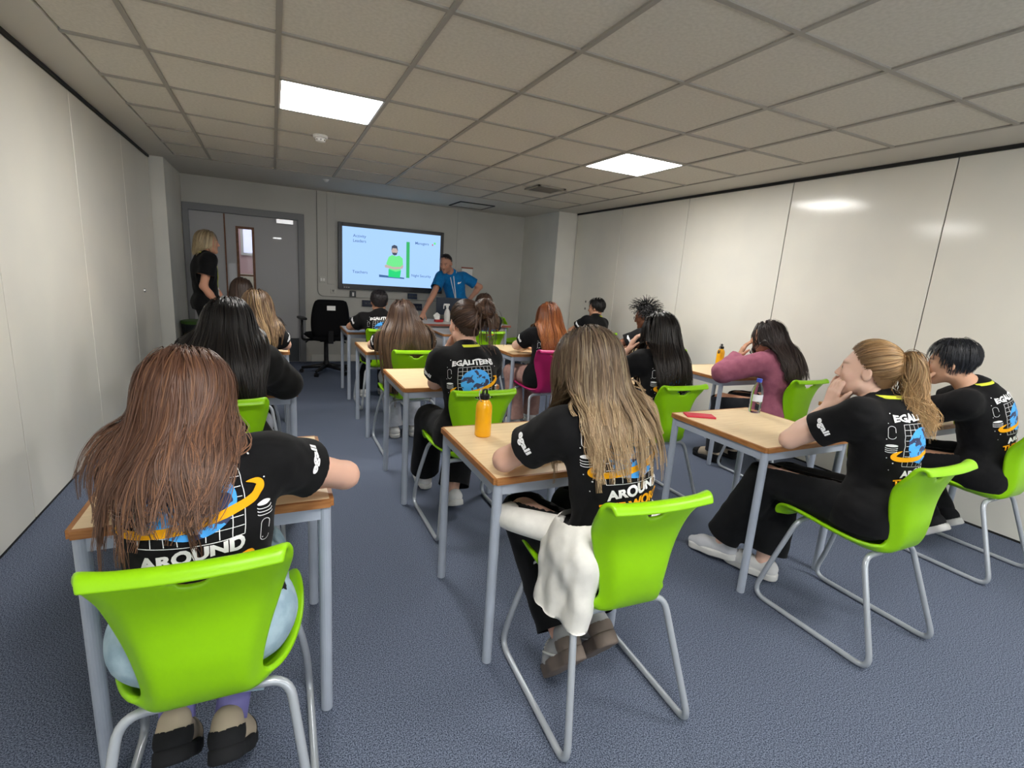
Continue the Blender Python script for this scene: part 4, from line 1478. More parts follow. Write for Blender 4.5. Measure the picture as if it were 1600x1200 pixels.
        D = tang(F)
        lift = h.get('lift', .25)
        D = D + Nl * lift; D /= np.linalg.norm(D, axis=1)[:, None]
        D = D @ Rh.T
        L = h['len'] * (1 + .15 * rng.normal(size=len(G))) * np.where(G[:, 2] < 0, h.get('side', .6), 1.0)
        off = .006 + h.get('vol', .012) * np.clip(G[:, 2] * .8 + .4, 0, 1) * rng.uniform(.5, 1.1, len(G))
        Gd, Nd = drop_strands(W0, D, face_fn, L, n, off, (0, 0, -1), rng, h.get('stiff', .8), keep_steps=1, hug=None if kind == 'curly' else (lambda Q: np.ones(len(Q), bool)))
        if kind == 'curly':
            t = np.linspace(0, 1, n)[None, :, None]
            T = np.gradient(Gd, axis=1); T /= np.linalg.norm(T, axis=2)[..., None] + 1e-9
            B = np.cross(T, Nd)
            ph = rng.uniform(0, 6.28, (len(Gd), 1, 1))
            Gd = Gd + Nd * (.025 * t * rng.uniform(.3, 1.2, (len(Gd), 1, 1))) + .007 * np.sqrt(t) * (np.cos(ph + 14 * t) * Nd + np.sin(ph + 14 * t) * B)
        P, N = children(Gd, Nd, h.get('per', 4), rng, h.get('spread', .006), h.get('clump', .4), h.get('wav', .002))
        add(P, N, h.get('w', .004))
    elif kind in ('pony', 'updo'):
        pd = unit(h['tie'])                               # direction of the tie on the head
        tie_l = CR_C + pd * (CR_R + .012)
        m = 12
        t = np.linspace(0, 1, m)[None, :, None]
        om = np.arccos(np.clip(G @ pd, -1, .999))[:, None, None]
        A = (np.sin((1 - t) * om) * G[:, None] + np.sin(t * om) * pd) / np.sin(om)
        rad = 1 + .0 * t
        base = CR_C + A * (CR_R + .006 + h.get('vol', .010) * np.sin(np.pi * t) ** .6 * rng.uniform(.4, 1.3, (len(G), 1, 1)))
        Nn = A / CR_R; Nn /= np.linalg.norm(Nn, axis=2)[..., None]
        P, N = children(base, Nn, h.get('per', 4), rng, h.get('spread', .006), .6, .003, 1.0)
        P = (P * sc) @ Rh.T + Hc; N = N @ Rh.T
        add(P, N, h.get('w', .004), (.8, 1, .8))
        tie = (tie_l * sc) @ Rh.T + Hc
        out = (unit(pd / CR_R)) @ Rh.T
        if kind == 'pony':
            k = h.get('tail', 220)
            P0 = tie + rng.normal(size=(k, 3)) * .008
            D0 = out + rng.normal(size=(k, 3)) * h.get('fan', .42) + A3(h.get('taildir', (0, 0, .3)))
            D0 /= np.linalg.norm(D0, axis=1)[:, None]
            L = h['len'] * rng.uniform(.65, 1.08, k)
            Gd, Nd = drop_strands(P0, D0, both, L, n, rng.uniform(.006, .03, k), A3(h.get('pull', (0, -.05, -1))), rng, h.get('stiff', .80), keep_steps=2)
            axis = Gd.mean(0, keepdims=True)
            No = Gd - axis; No /= np.linalg.norm(No, axis=2)[..., None] + 1e-6
            P, N = children(Gd, No, h.get('tper', 5), rng, .006, .5, h.get('wav', .012), 1.3)
            add(P, N, h.get('w', .004) * 1.1)
        else:
            br = h.get('bun', .048)
            c = tie + out * br * .7 + A3(h.get('bunoff', (0, 0, 0)))
            S = h.get('loops', 260)
            ax = unit(out) + rng.normal(size=(S, 3)) * .55; ax /= np.linalg.norm(ax, axis=1)[:, None]
            e1 = np.cross(ax, rng.normal(size=(S, 3))); e1 /= np.linalg.norm(e1, axis=1)[:, None]
            e2 = np.cross(ax, e1)
            tt = np.linspace(0, 1, 14)[None, :, None] * (rng.uniform(2.0, 4.2, (S, 1, 1)))
            rr = br * rng.uniform(.75, 1.12, (S, 1, 1))
            hgt = rng.normal(size=(S, 1, 1)) * br * .45
            Pb = c + rr * (np.cos(tt) * e1[:, None] + np.sin(tt) * e2[:, None]) * np.sqrt(np.clip(1 - (hgt / br / 1.3) ** 2, .2, 1)) + ax[:, None] * hgt
            Nb = Pb - c; Nb = Nb / np.linalg.norm(Nb, axis=2)[..., None]
            Pb2, Nb2 = children(Pb, Nb, 4, rng, .004, .2, .003, 1.0)
            add(Pb2, Nb2, .005, (.5, 1, .5))
            k = h.get('wisps', 50)
            P0 = c + rng.normal(size=(k, 3)) * .02
            D0 = rng.normal(size=(k, 3)) * .5 + out * .5 + A3(0, 0, -.8); D0 /= np.linalg.norm(D0, axis=1)[:, None]
            Gd, Nd = drop_strands(P0, D0, both, h['len'] * rng.uniform(.5, 1.1, k), 14, rng.uniform(.008, .03, k), A3(0, -.05, -1), rng, .7)
            P, N = children(Gd, Nd, 4, rng, .004, .5, .008)
            add(P, N, .0035)
    o = 0; Vs, Qs, Cs = [], [], []
    for V, Q, C in parts:
        Vs.append(V); Qs.append(Q + o); Cs.append(C); o += len(V)
    return np.vstack(Vs), np.vstack(Qs), np.vstack(Cs)

# ================================================================== shoes
def make_shoe(root, org, ankle, toe, up, style, s=1.0, vox=.006):
    """ankle joint, direction of the toes, up of the foot"""
    R = frame_from(toe, up)
    heel = A3(ankle) - R[:, 2] * .070 * s                        # ground point under the ankle
    up_it = [(cap((0, -.035, .036), (0, .105, .030), .037, .036), 0), (cap((0, .10, .024), (0, .160, .020), .038, .026), .02),
             (cap((0, -.035, .04), (0, -.028, .072), .036, .037), .02), (cap((0, .02, .05), (0, .07, .045), .036, .034), .02)]
    if style.get('low'):
        up_it = up_it[:2] + [(cap((0, -.035, .035), (0, -.03, .045), .035, .034), .02)]
    g = union(up_it)
    fu = lambda P: np.maximum(g(P), -P[:, 2] + f32(.004))
    o2 = union([(cap((0, -.038, 0), (0, .05, 0), .040, .039), 0), (cap((0, .05, 0), (0, .145, 0), .042, .036), .03)])
    th = style.get('sole', .014)
    def fs(P):
        Q = P.copy(); Q[:, 2] = 0
        a = o2(Q) + f32(.004); b = np.abs(P[:, 2] - f32(.002)) - f32(th)
        return np.minimum(np.maximum(a, b), 0) + np.sqrt(np.maximum(a, 0) ** 2 + np.maximum(b, 0) ** 2) - f32(.005)
    lo, hi = A3(-.06, -.1, -.05), A3(.06, .22, .13)
    def world(V):
        return (V * s) @ R.T + heel - org
    V, Q = mesh_sdf(fu, lo, hi, vox)
    sh = put('shoe', mesh_np('shoe', world(V), Q), style['upper'], root)
    V, Q = mesh_sdf(fs, lo, hi, vox)
    put('sole', mesh_np('sole', world(V), Q), style['solem'], sh)
    if style.get('toe'):
        V, Q = mesh_sdf(lambda P: fu(P) - f32(.0018), lo, hi, vox)
        Q = Q[(V[Q].mean(1)[:, 1] > .115)]
        put('toe_cap', mesh_np('toe_cap', world(V), Q), style['toe'], sh)
    if style.get('heel'):
        V, Q = mesh_sdf(lambda P: fu(P) - f32(.0018), lo, hi, vox)
        c = V[Q].mean(1)
        Q = Q[(c[:, 1] < -.02) & (c[:, 2] < .055)]
        put('heel_patch', mesh_np('heel_patch', world(V), Q), style['heel'], sh)
    if style.get('lace'):
        for k in range(4):
            y = .055 + .018 * k
            pts = [A3(x, y + .004 * (1 - abs(x) / .022), .2) for x in np.linspace(-.022, .022, 7)]
            P, ok = project(g, np.array(pts), (0, 0, -1), .002)
            V, Fq, Ft = tube_mesh(list(world(P.astype(float))), .003, 6)
            put('lace', mesh_np('lace', V, [Fq, Ft]), style['lace'], sh)
    if style.get('stripe'):
        for q in (-1, 1):
            pts = np.array([A3(q * .09, .0 + .09 * t, .018 + .035 * t) for t in np.linspace(0, 1, 8)])
            P, ok = project(g, pts, (-q, 0, 0), .001)
            V, Fq, Ft = tube_mesh(list(world(P.astype(float))), .005, 6)
            put('stripe', mesh_np('stripe', V, [Fq, Ft]), style['stripe'], sh)
    return sh

# ================================================================== the person
def build_person(sp, seed):
    near = sp.get('lod', 1)                        # 0 near, 1 middle, 2 far
    vs = (.010, .013, .016)[near]
    s = sp.get('size', 1.0)
    pel, Hc = A3(sp['pel']), A3(sp['head'])
    yaw = math.radians(sp.get('yaw', 0))
    fw, rt = A3(-math.sin(yaw), math.cos(yaw), 0), A3(math.cos(yaw), math.sin(yaw), 0)
    Rh = rot_zxy(*sp.get('look', (0, -5, 0)))
    hs = sp.get('hs', .97)
    N = A3(sp['neck']) if 'neck' in sp else Hc - fw * .05 + A3(0, 0, -.125)
    org = A3(pel[0], pel[1], 0)
    root = empty('person', org)
    tag(root, sp['label'], 'person', sp.get('group'))
    tu = unit(N - pel); tf = unit(fw - tu * (fw @ tu)); tr = np.cross(tf, tu)
    Rt = np.stack([tr, tf, tu], 1)
    bow = sp.get('bow', .03)
    b1 = lerp(pel, N, .34) - tf * bow * .7
    b2 = lerp(pel, N, .68) - tf * bow
    shw = sp.get('shw', .142) * s
    dip = sp.get('dip', .045)
    S = {}
    for k, sg in (('L', -1), ('R', 1)):
        S[k] = N - tu * dip + tr * sg * shw + tf * sp.get('shf', .015)
        if 'sh' + k in sp:
            S[k] = A3(sp['sh' + k])
    gw = sp.get('girth', 1.0)
    torso = [(cap(pel - tr * .07 * s, pel + tr * .07 * s, .102 * s * gw), 0), (ell(b1, A3(.122 * gw, .096 * gw, .13) * s, Rt), .06),
             (ell(b2, A3(.140 * gw, .104 * gw, .155) * s, Rt), .06), (cap(S['L'], S['R'], .047 * s), .05),
             (cap(N - tu * .02, N + tu * .004, .056), .04)]
    neck = (cap(N - tu * .02, Hc + Rh @ A3(0, -.022, -.05), .056 * s, .050 * s), .03)
    arms, legs = {}, {}
    body = list(torso) + [neck, (ell(Hc + Rh @ (CR_C * .9), CR_R * .82, Rh), .02)]
    for k in 'LR':
        a = sp['arm' + k]
        E, Wr = A3(a['e']), A3(a['w'])
        arms[k] = (E, Wr)
        fat = sp.get('armr', 1.0) * s
        body += [(cap(S[k], E, .047 * fat, .039 * fat), .03), (cap(E, lerp(E, Wr, .35), .038 * fat, .037 * fat), .02), (cap(lerp(E, Wr, .35), Wr, .037 * fat, .0265 * fat), .02)]
    for k, sg in (('L', -1), ('R', 1)):
        hip = pel + tr * sg * .085 * s + A3(0, 0, -.01)
        lg = sp.get('leg' + k)
        if lg is None:
            kn = pel + fw * .40 * s + rt * sg * .11 + A3(0, 0, -.02)
            an = A3(kn[0], kn[1], 0) + fw * sp.get('feet', .0) + A3(0, 0, .09)
            lg = dict(k=kn, a=an, toe=fw, up=(0, 0, 1))
        kn, an = A3(lg['k']), A3(lg['a'])
        legs[k] = (hip, kn, an, A3(lg.get('toe', fw)), A3(lg.get('up', (0, 0, 1))))
        body += [(cap(hip, kn, .083 * s, .056 * s), .03), (cap(kn, lerp(kn, an, .35), .055 * s, .052 * s), .02), (cap(lerp(kn, an, .35), an, .052 * s, .034 * s), .02),
                 (cap(an + unit(legs[k][4]) * -.04, an + unit(legs[k][3]) * .10 - unit(legs[k][4]) * .045, .026, .022), .02)]
    J = np.array([pel, Hc + A3(0, 0, .1), *S.values()] + [p for v in arms.values() for p in v] + [p for v in legs.values() for p in v[:3]])
    lo, hi = J.min(0) - .16, J.max(0) + .16
    Vs, Qs, o = [], [], 0
    def addm(V, Q):
        nonlocal o
        Vs.append(V); Qs.append(Q + o); o += len(V)
    V, Q = mesh_sdf(union(body), lo, hi, (.013, .016, .02)[near])
    addm(relax(V, Q, 1, .3), Q)
    hf = in_frame(head_field(hs, sp.get('jaw', 1.0), sp.get('nose', 1.0)), Hc, Rh)
    hfn = union([(hf, 0), (neck[0], .02)])
    hv = sp.get('hvox', (.006, .008, .010)[near])
    V, Q = mesh_sdf(lambda P: np.maximum(hfn(P), -((P - Hc.astype(f32)) @ unit(Hc - N).astype(f32)) - f32(.125)), Hc - .15, Hc + .15, hv)
    nh0 = o; addm(V, Q); nh1 = o
    for k in 'LR':
        a = sp['arm' + k]
        if a.get('hide'):
            continue
        E, Wr = arms[k]
        f = unit(a.get('f', Wr - E)); nn = a.get('n', (0, 0, -1))
        it = hand_prims(Wr, f, nn, k == 'R', a.get('curl', (18, 25, 18)), a.get('spread', 1.0), a.get('thumb', (.6, .75, .2)), .95 * s)
        it = [(cap(lerp(E, Wr, .72), Wr, .0305 * s, .0265 * s), 0)] + [(it[0][0], .02)] + it[1:]
        c = Wr + f * .07
        V, Q = mesh_sdf(union(it), np.minimum(Wr, c) - .11, np.maximum(Wr, c) + .11, (.005, .0065, .009)[near] if 'hv' not in a else a['hv'])
        addm(V, Q)
    V = np.vstack(Vs); Q = np.vstack(Qs)
    me = mesh_np('body', V - org, Q)
    tone = A3(sp.get('skin', srgb(216, 168, 146)))
    C = np.tile(tone, (len(V), 1))
    L = ((V[nh0:nh1] - Hc) @ Rh) / hs
    lip = np.exp(-(((L[:, 0]) / .017) ** 2 + ((L[:, 2] + .058) / .0075) ** 2) ** 2) * (L[:, 1] > .07)
    chk = np.exp(-(((np.abs(L[:, 0]) - .042) / .02) ** 2 + ((L[:, 2] + .025) / .02) ** 2)) * (L[:, 1] > .03) * .35
    brow = np.exp(-(((np.abs(L[:, 0]) - .032) / .018) ** 4 + ((L[:, 2] - .027) / .0045) ** 2)) * (L[:, 1] > .05)
    if sp.get('stubble'):
        st = ((L[:, 2] < -.035) & (L[:, 1] > -.01)) * .35
        C[nh0:nh1] = C[nh0:nh1] * (1 - st[:, None]) + A3(tone * .45) * st[:, None]
    C[nh0:nh1] = C[nh0:nh1] * (1 - lip[:, None] * .6) + A3(tone * A3(.8, .42, .42)) * lip[:, None] * .6
    C[nh0:nh1] = C[nh0:nh1] * (1 - chk[:, None]) + A3(tone * A3(1.0, .78, .74)) * chk[:, None]
    C[nh0:nh1] = C[nh0:nh1] * (1 - brow[:, None] * .8) + A3(sp['hair']['root']) * brow[:, None] * .8
    set_tone(me, C)
    put('body', me, skin_mat(), root)
    if sp.get('eyes'):
        for sg in (-1, 1):
            bm = bmesh.new()
            bmesh.ops.create_uvsphere(bm, u_segments=16, v_segments=12, radius=.0118 * hs)
            p = Hc + Rh @ (A3(sg * .031, .0735, .0060) * hs) - org
            Mx = Matrix(Rh.tolist()).to_4x4(); Mx.translation = Vector(p)
            eo = bm_obj('eye', bm, mat('eye white', srgb(226, 220, 214), .25, .5), root, sm=True)
            eo.data.transform(Mx)
            bm = bmesh.new()
            lathe(bm, [(.0005, .0), (.0055, .0008), (.0056, -.001)], 16)
            io = bm_obj('iris', bm, mat('dark iris', srgb(44, 34, 28), .2, .5), eo)
            io.data.transform(Mx @ Matrix.Translation((0, .0113 * hs, 0)) @ Matrix.Rotation(-math.pi / 2, 4, 'X'))
    # ---- clothes
    shp = sp['top']
    infl = shp.get('infl', .013)
    tor_fn = union(torso, infl)
    sl = []
    cuts = []
    for k in 'LR':
        E, Wr = arms[k]
        if shp.get('long'):
            sl += [(cap(S[k], E, .062 * s, .055 * s), .04), (cap(E, lerp(E, Wr, .97), .054 * s, .040 * s), .025)]
            cuts.append((lerp(E, Wr, .95), Wr - E, (lambda E, Wr: lambda V: np.linalg.norm(V - lerp(E, Wr, .97), axis=1) < .09)(E, Wr)))
        else:
            fr = shp.get('sleeve', .58)
            e = lerp(S[k], E, fr)
            sl += [(cap(S[k], lerp(S[k], E, fr + .12), .057 * s, .062 * s), .04)]
            cuts.append((e, E - S[k], (lambda e, a: lambda V: (tor_fn(V.astype(f32)) > .012) & (np.linalg.norm(V - e, axis=1) < .16))(e, S[k])))
    hem = shp.get('hem', .09)
    skirt = [(cap(pel - tr * .075 * s - tu * .03, pel + tr * .075 * s - tu * .03, .110 * s * gw), .05)] if hem > .05 else []
    wr = wrinkle(seed, shp.get('wr', .0045), 50, None)
    wr2 = wrinkle(seed + 50, shp.get('wr', .0035) * .7, 120, tr)
    clean = union(torso + skirt + sl, infl)
    shirt_fn = lambda P: clean(np.asarray(P, f32)) + wr(np.asarray(P, f32)) + wr2(np.asarray(P, f32))
    V, Q = mesh_sdf(shirt_fn, lo, hi, vs)
    cuts.append((pel - A3(0, 0, hem), A3(0, 0, -1) * .9 + tf * -.0, None))
    V, Q = clip_mesh(V, Q, cuts)
    shirt = put(shp.get('name', 't_shirt'), mesh_np('top', V - org, Q), shp['m'], root)
    if shp.get('collar', True):
        ring = []
        cc = N + tu * .016
        for a in np.linspace(0, 2 * np.pi, 26, endpoint=False):
            p = cc + (tr * math.cos(a) + tf * math.sin(a)) * .066 * s - tu * .018 * max(math.sin(a), 0) * 1.4
            ring.append(p - org)
        tube_obj('collar', ring, .0085, shp['m'], shirt, 8, closed=True)
    if shp.get('print'):
        pr = shp['print'] if isinstance(shp['print'], dict) else {}
        art = artwork()
        O = lerp(pel, N, pr.get('at', .60)); sc = pr.get('sc', .80)
        Wv = -tf
        for nm, key, m, off, pc in (('print_grid', 'grid', M_pw, .0016, 0), ('print_globe', 'globe', globe_mat(), .0026, 1), ('print_ring', 'amber', M_py, .0038, 0), ('print_icons', 'icons', M_pw, .0032, 0)):
            o_ = decal(nm, art[key], m, shirt, shirt_fn, O, tr, tu, Wv, off, org, sc, pc, .17)
            if o_ is not None and nm in ('print_icons', 'print_grid'):
                o_['kind'] = 'stuff'
        for key, m in (('white_text', M_pw), ('amber_text', M_py)):
            for VT in (art[key] if near == 0 or sp.get('letters') else [merge2(art[key])]):
                decal('print_letter' if near == 0 or sp.get('letters') else 'print_lettering', VT, m, shirt, shirt_fn, O, tr, tu, Wv, .0034, org, sc, 0, .17)
    for k in shp.get('logo', ''):
        V2, T = fit_text('egali', .075, .030, .04)
        V2, T = subdiv_tris(V2, T, 1)
        E = arms[k][0]
        ax = unit(E - S[k]); e = lerp(S[k], E, shp.get('sleeve', .58) - .17)
        outw = shp.get('logo_dir', {}).get(k)
        outw = unit(outw) if outw is not None else unit((tr * (1 if k == 'R' else -1)) * 1.0 - tf * .6 + tu * .3)
        outw = unit(outw - ax * (outw @ ax))
        ud = np.cross(outw, ax) * -1
        if k == 'R':
            ud, vd = -np.cross(ax, outw), -ax
        else:
            ud, vd = np.cross(-ax, outw), -ax
        decal('sleeve_lettering', (V2, T), M_pw, shirt, shirt_fn, e, ud, vd, outw, .002, org)
    # trousers
    tp = sp['bottom']
    ti = [(torso[0][0], 0)]
    cuts = [(lerp(pel, N, .22), tu, None)]
    for k in 'LR':
        hip, kn, an, toe, up = legs[k]
        kr, ar = tp.get('kr', .066) * s, tp.get('ar', .056) * s
        end = an + unit(an - kn) * tp.get('drop', .0)
        ti += [(cap(hip, kn, .092 * s, kr), .04), (cap(kn, end + unit(end - kn) * .03, kr, ar), .03)]
        cuts.append((end, an - kn, (lambda end: lambda V: np.linalg.norm(V - end, axis=1) < .13)(end)))
    wt = wrinkle(seed + 9, .0035, 60); tfn = union(ti, .008)
    V, Q = mesh_sdf(lambda P: tfn(P) + wt(P), lo, hi, vs * 1.1)
    V, Q = clip_mesh(V, Q, cuts)
    put(tp.get('name', 'trousers'), mesh_np('trousers', V - org, Q), tp['m'], root)
    for k in 'LR':
        hip, kn, an, toe, up = legs[k]
        if sp.get('sock'):
            tube_obj('sock', [lerp(an, kn, .0) - org, lerp(an, kn, .12) - org, lerp(an, kn, .26) - org], [.040 * s, .041 * s, .045 * s], sp['sock'], root, 14)
        if sp.get('shoe'):
            make_shoe(root, org, an, toe, up, sp['shoe'][k] if 'upper' not in sp['shoe'] else sp['shoe'], s * sp.get('shoesc', 1.0), (.0065, .009, .012)[near])
    # hair
    h = sp['hair']
    coll = union(torso + sl, infl + .004)
    if h['kind'] != 'none':
        V, Q, C = make_hair(h, Hc, Rh, hs, coll, seed + 3)
        me = mesh_np('hair', V - org, Q)
        set_tone(me, C[:len(me.vertices)])
        put('hair', me, hair_mat(), root)
        if 'band' in h:
            pd = unit(h['tie']); p = (CR_C + pd * (CR_R + .014)) * hs @ Rh.T + Hc - org
            out = unit(pd / CR_R) @ Rh.T
            e1 = unit(np.cross(out, A3(.3, .2, .9))); e2 = np.cross(out, e1)
            tube_obj('hair_band', [p + (e1 * math.cos(a) + e2 * math.sin(a)) * .017 for a in np.linspace(0, 6.283, 16, endpoint=False)], .007, h['band'], root, 8, closed=True)
    ctx = dict(root=root, org=org, Hc=Hc, Rh=Rh, N=N, tu=tu, tf=tf, tr=tr, shirt_fn=shirt_fn, pel=pel, S=S, hs=hs, clean=clean)
    if sp.get('lanyard'):
        lanyard(ctx, sp['lanyard'] if isinstance(sp['lanyard'], dict) else {})
    if sp.get('extra'):
        sp['extra'](ctx)
    return ctx

M_lan = mat('lime lanyard ribbon', srgb(214, 222, 70), .7, .2)
def lanyard(c, o):
    N, tr, tf, tu, org = c['N'], c['tr'], c['tf'], c['tu'], c['org']
    r = o.get('r', .073)
    P = []
    for a in np.linspace(math.radians(-70), math.radians(250), 34):
        # runs round the back of the neck; the gap is at the front
        ang = -math.pi / 2 + (a - math.radians(90))
        p = N + tu * (.030 + o.get('lift', .0)) + (tr * math.cos(ang) + tf * math.sin(ang)) * r - tu * .035 * max(math.sin(ang), 0)
        P.append(p)
    drop = o.get('drop', .34)
    L = np.linspace(0, 1, 12)[1:]
    e = N - tu * drop + tf * .5
    tail0 = np.array([P[-1] + (e - tf * 0 - P[-1]) * t + tf * .25 for t in L]); tail1 = np.array([P[0] + (e - P[0]) * t + tf * .25 for t in L])
    t0, k0 = project(c['shirt_fn'], tail0, -tf, .004, .9); t1, k1 = project(c['shirt_fn'], tail1, -tf, .004, .9)
    pts = [p for p in t1[::-1]] + P + [p for p in t0]
    pts = [A3(p) - org for p in pts]
    V = np.array(pts)
    T = np.gradient(V, axis=0); T /= np.linalg.norm(T, axis=1)[:, None] + 1e-9
    nn = V + org - (N - tu * .1); nn -= tu * (nn @ tu)[:, None] * .6; nn /= np.linalg.norm(nn, axis=1)[:, None]
    B = np.cross(T, nn); B /= np.linalg.norm(B, axis=1)[:, None] + 1e-9
    w = o.get('w', .016)
    n = len(V)
    VV = np.stack([V - B * w / 2, V + B * w / 2, V + B * w / 2 + nn * .0022, V - B * w / 2 + nn * .0022], 1).reshape(-1, 3)
    idx = np.arange(n * 4).reshape(n, 4)
    Q = np.concatenate([np.stack([idx[:-1, a], idx[:-1, (a + 1) % 4], idx[1:, (a + 1) % 4], idx[1:, a]], -1) for a in range(4)])
    l = put('lanyard', mesh_np('lanyard', VV, Q, False), o.get('m', M_lan), c['root'])
    if o.get('badge', True):
        p = A3(pts[-1])
        R = Matrix(np.stack([tr, tf, tu], 1).tolist()).to_4x4(); R.translation = Vector(p - tu * .02)
        bo = box_obj('badge', -.03, .03, -.002, .004, -.09, .0, M_white, l, bev=.002, seg=1); bo.data.transform(R)
        bc = box_obj('clip', -.006, .006, -.001, .006, .0, .028, M_steel, l); bc.data.transform(R)
    return l
# ================================================================== the people
FAIR, PALE, TAN, BROWN = srgb(222, 176, 154), srgb(228, 188, 168), srgb(196, 146, 118), srgb(128, 84, 62)
M_jeans = cloth('pale blue denim', srgb(164, 188, 200), srgb(140, 166, 182))
M_blk = cloth('black trousers', srgb(19, 20, 23), srgb(15, 16, 18))
M_navy = cloth('navy trousers', srgb(26, 34, 58))
M_lgrey = cloth('light grey joggers', srgb(186, 190, 200), srgb(170, 174, 186))
M_rose = cloth('dusty rose trousers', srgb(176, 140, 130), srgb(160, 124, 116))
M_dgrey = cloth('charcoal trousers', srgb(44, 46, 50))
M_dark = cloth('black jersey', srgb(22, 22, 22), srgb(16, 16, 16))
M_pink = cloth('dusty pink fleece', srgb(164, 98, 118), srgb(150, 88, 108))
M_blue = cloth('royal blue cotton', srgb(16, 112, 176), srgb(12, 100, 160))
M_cream = cloth('white sweatshirt', srgb(232, 230, 224), srgb(222, 220, 214))
M_shw, M_shb = mat('white canvas', srgb(214, 214, 214), .8), mat('black suede', srgb(24, 25, 28), .9)
M_beige, M_sgrey = mat('beige suede', srgb(182, 168, 148), .85), mat('grey trainer mesh', srgb(168, 168, 170), .7, bump=(200, .4, .002))
M_solew, M_soleb = mat('white rubber', srgb(206, 206, 204), .6), mat('taupe rubber', srgb(112, 100, 92), .7)
W_SNEAK = dict(upper=M_shw, solem=M_solew, low=True, lace=M_shw)
W_SLIP = dict(upper=mat('pale grey canvas', srgb(196, 198, 204), .8), solem=M_solew, low=True)
B_SNEAK = dict(upper=M_shb, solem=M_solew, stripe=M_solew, lace=M_solew)
RUNNER = dict(upper=M_sgrey, solem=M_soleb, sole=.018, stripe=M_solew, lace=M_solew, heel=M_soleb)
SUEDE = dict(upper=M_beige, solem=M_shb, heel=M_shb, toe=M_shb)
TEE = lambda **k: dict(dict(m=M_tee, print=True, logo='LR'), **k)
BLK = dict(m=M_blk)

def sweater(c):
    """white sweatshirt knotted round the waist, hanging over the left side of the seat"""
    pel, tr, tf, tu, org = c['pel'], c['tr'], c['tf'], c['tu'], c['org']
    wr, w2 = wrinkle(77, .006, 38, (0, 0, 1)), wrinkle(78, .005, 95, (0, 0, 1))
    z = A3(0, 0, 1)
    g = union([(cap(pel - tr * .085 + tu * .045, pel + tr * .085 + tu * .045, .122), 0),
               (cap(pel - tr * .150 - tf * .06 + z * .03, pel - tr * .170 - tf * .075 - z * .20, .048, .036), .05),
               (cap(pel - tr * .160 + tf * .02 + z * .03, pel - tr * .185 + tf * .02 - z * .20, .048, .036), .05),
               (cap(pel - tr * .150 + tf * .09 + z * .03, pel - tr * .175 + tf * .09 - z * .18, .044, .034), .05),
               (cap(pel + tr * .155 + z * .02, pel + tr * .19 - z * .14, .05, .04), .05)])
    fn = lambda P: g(P) + wr(P) + w2(P)
    V, Q = mesh_sdf(fn, pel - .36, pel + .36, .010)
    V, Q = clip_mesh(V, Q, [(pel + tu * .125, tu, None), (pel - z * .185, -z, None), (pel + tf * .16, tf, None)])
    o = put('sweatshirt', mesh_np('sweatshirt', V - org, Q), M_cream, c['root'])
    a = [pel + tf * .10 - tr * .12 + z * .06, pel + tf * .20 - tr * .20 + z * .085, pel + tf * .30 - tr * .22 + z * .085, pel + tf * .36 - tr * .16 + z * .075]
    P = catmull([list(p) for p in a], 14)
    V, Fq, Ft = tube_mesh(P - org, np.linspace(.05, .034, 14), 14)
    put('sweatshirt_sleeve', mesh_np('sweatshirt_sleeve', V, [Fq, Ft]), M_cream, o)
def hood(c):
    N, tr, tf, tu, org = c['N'], c['tr'], c['tf'], c['tu'], c['org']
    wr = wrinkle(5, .004, 60)
    g = union([(ell(N - tf * .085 - tu * .04, (.105, .045, .10), np.stack([tr, tf, tu], 1)), 0), (cap(N - tr * .09 + tu * .02, N - tr * .06 + tf * .05 + tu * .01, .035, .025), .04), (cap(N + tr * .09 + tu * .02, N + tr * .06 + tf * .05 + tu * .01, .035, .025), .04)])
    V, Q = mesh_sdf(lambda P: g(P) + wr(P), N - .22, N + .22, .011)
    put('hood', mesh_np('hood', V - org, Q), M_pink, c['root'])
def glasses(c):
    Hc, Rh, org, hs = c['Hc'], c['Rh'], c['org'], c['hs']
    for sg in (-1, 1):
        ring = [(Hc + Rh @ (A3(sg * .032 + .022 * math.cos(a), .098, .004 + .018 * math.sin(a)) * hs)) - org for a in np.linspace(0, 6.283, 16, endpoint=False)]
        g = tube_obj('spectacle_rim', ring, .0022, M_black, c['root'], 6, closed=True)
        tube_obj('temple_arm', [(Hc + Rh @ (A3(sg * x, y, .008) * hs)) - org for x, y in ((.054, .098), (.076, .06), (.079, -.01))], .002, M_black, g, 6)
def earring(c):
    Hc, Rh, org, hs = c['Hc'], c['Rh'], c['org'], c['hs']
    for sg in (-1, 1):
        bm = bmesh.new(); bmesh.ops.create_uvsphere(bm, u_segments=14, v_segments=10, radius=.011)
        bmesh.ops.translate(bm, vec=tuple(Hc + Rh @ (A3(sg * .084, -.008, -.042) * hs) - org), verts=bm.verts)
        bm_obj('earring', bm, mat('pearl', srgb(226, 214, 190), .25, .5), c['root'], sm=True)
def chest_logo(c):
    V, T = merge2([poly([(-.03, .0), (-.012, .018), (.0, .004), (.03, .012), (.012, -.006), (-.02, -.012)])])
    V, T = subdiv_tris(V, T, 2)
    decal('chest_logo', (V, T), M_pw, c['root'], c['shirt_fn'], lerp(c['pel'], c['N'], .74) - c['tr'] * .09, -c['tr'], c['tu'], c['tf'], .003, c['org'])
def key_clip(c):
    p = c['pel'] + c['tf'] * .12 - c['tr'] * .17 + A3(0, 0, -.02) - c['org']
    tube_obj('key_clip', [p + A3(0, .018 * math.cos(a), .03 * math.sin(a)) for a in np.linspace(0, 6.283, 14, endpoint=False)], .004, M_steel, c['root'], 6, closed=True)

PEOPLE = {}
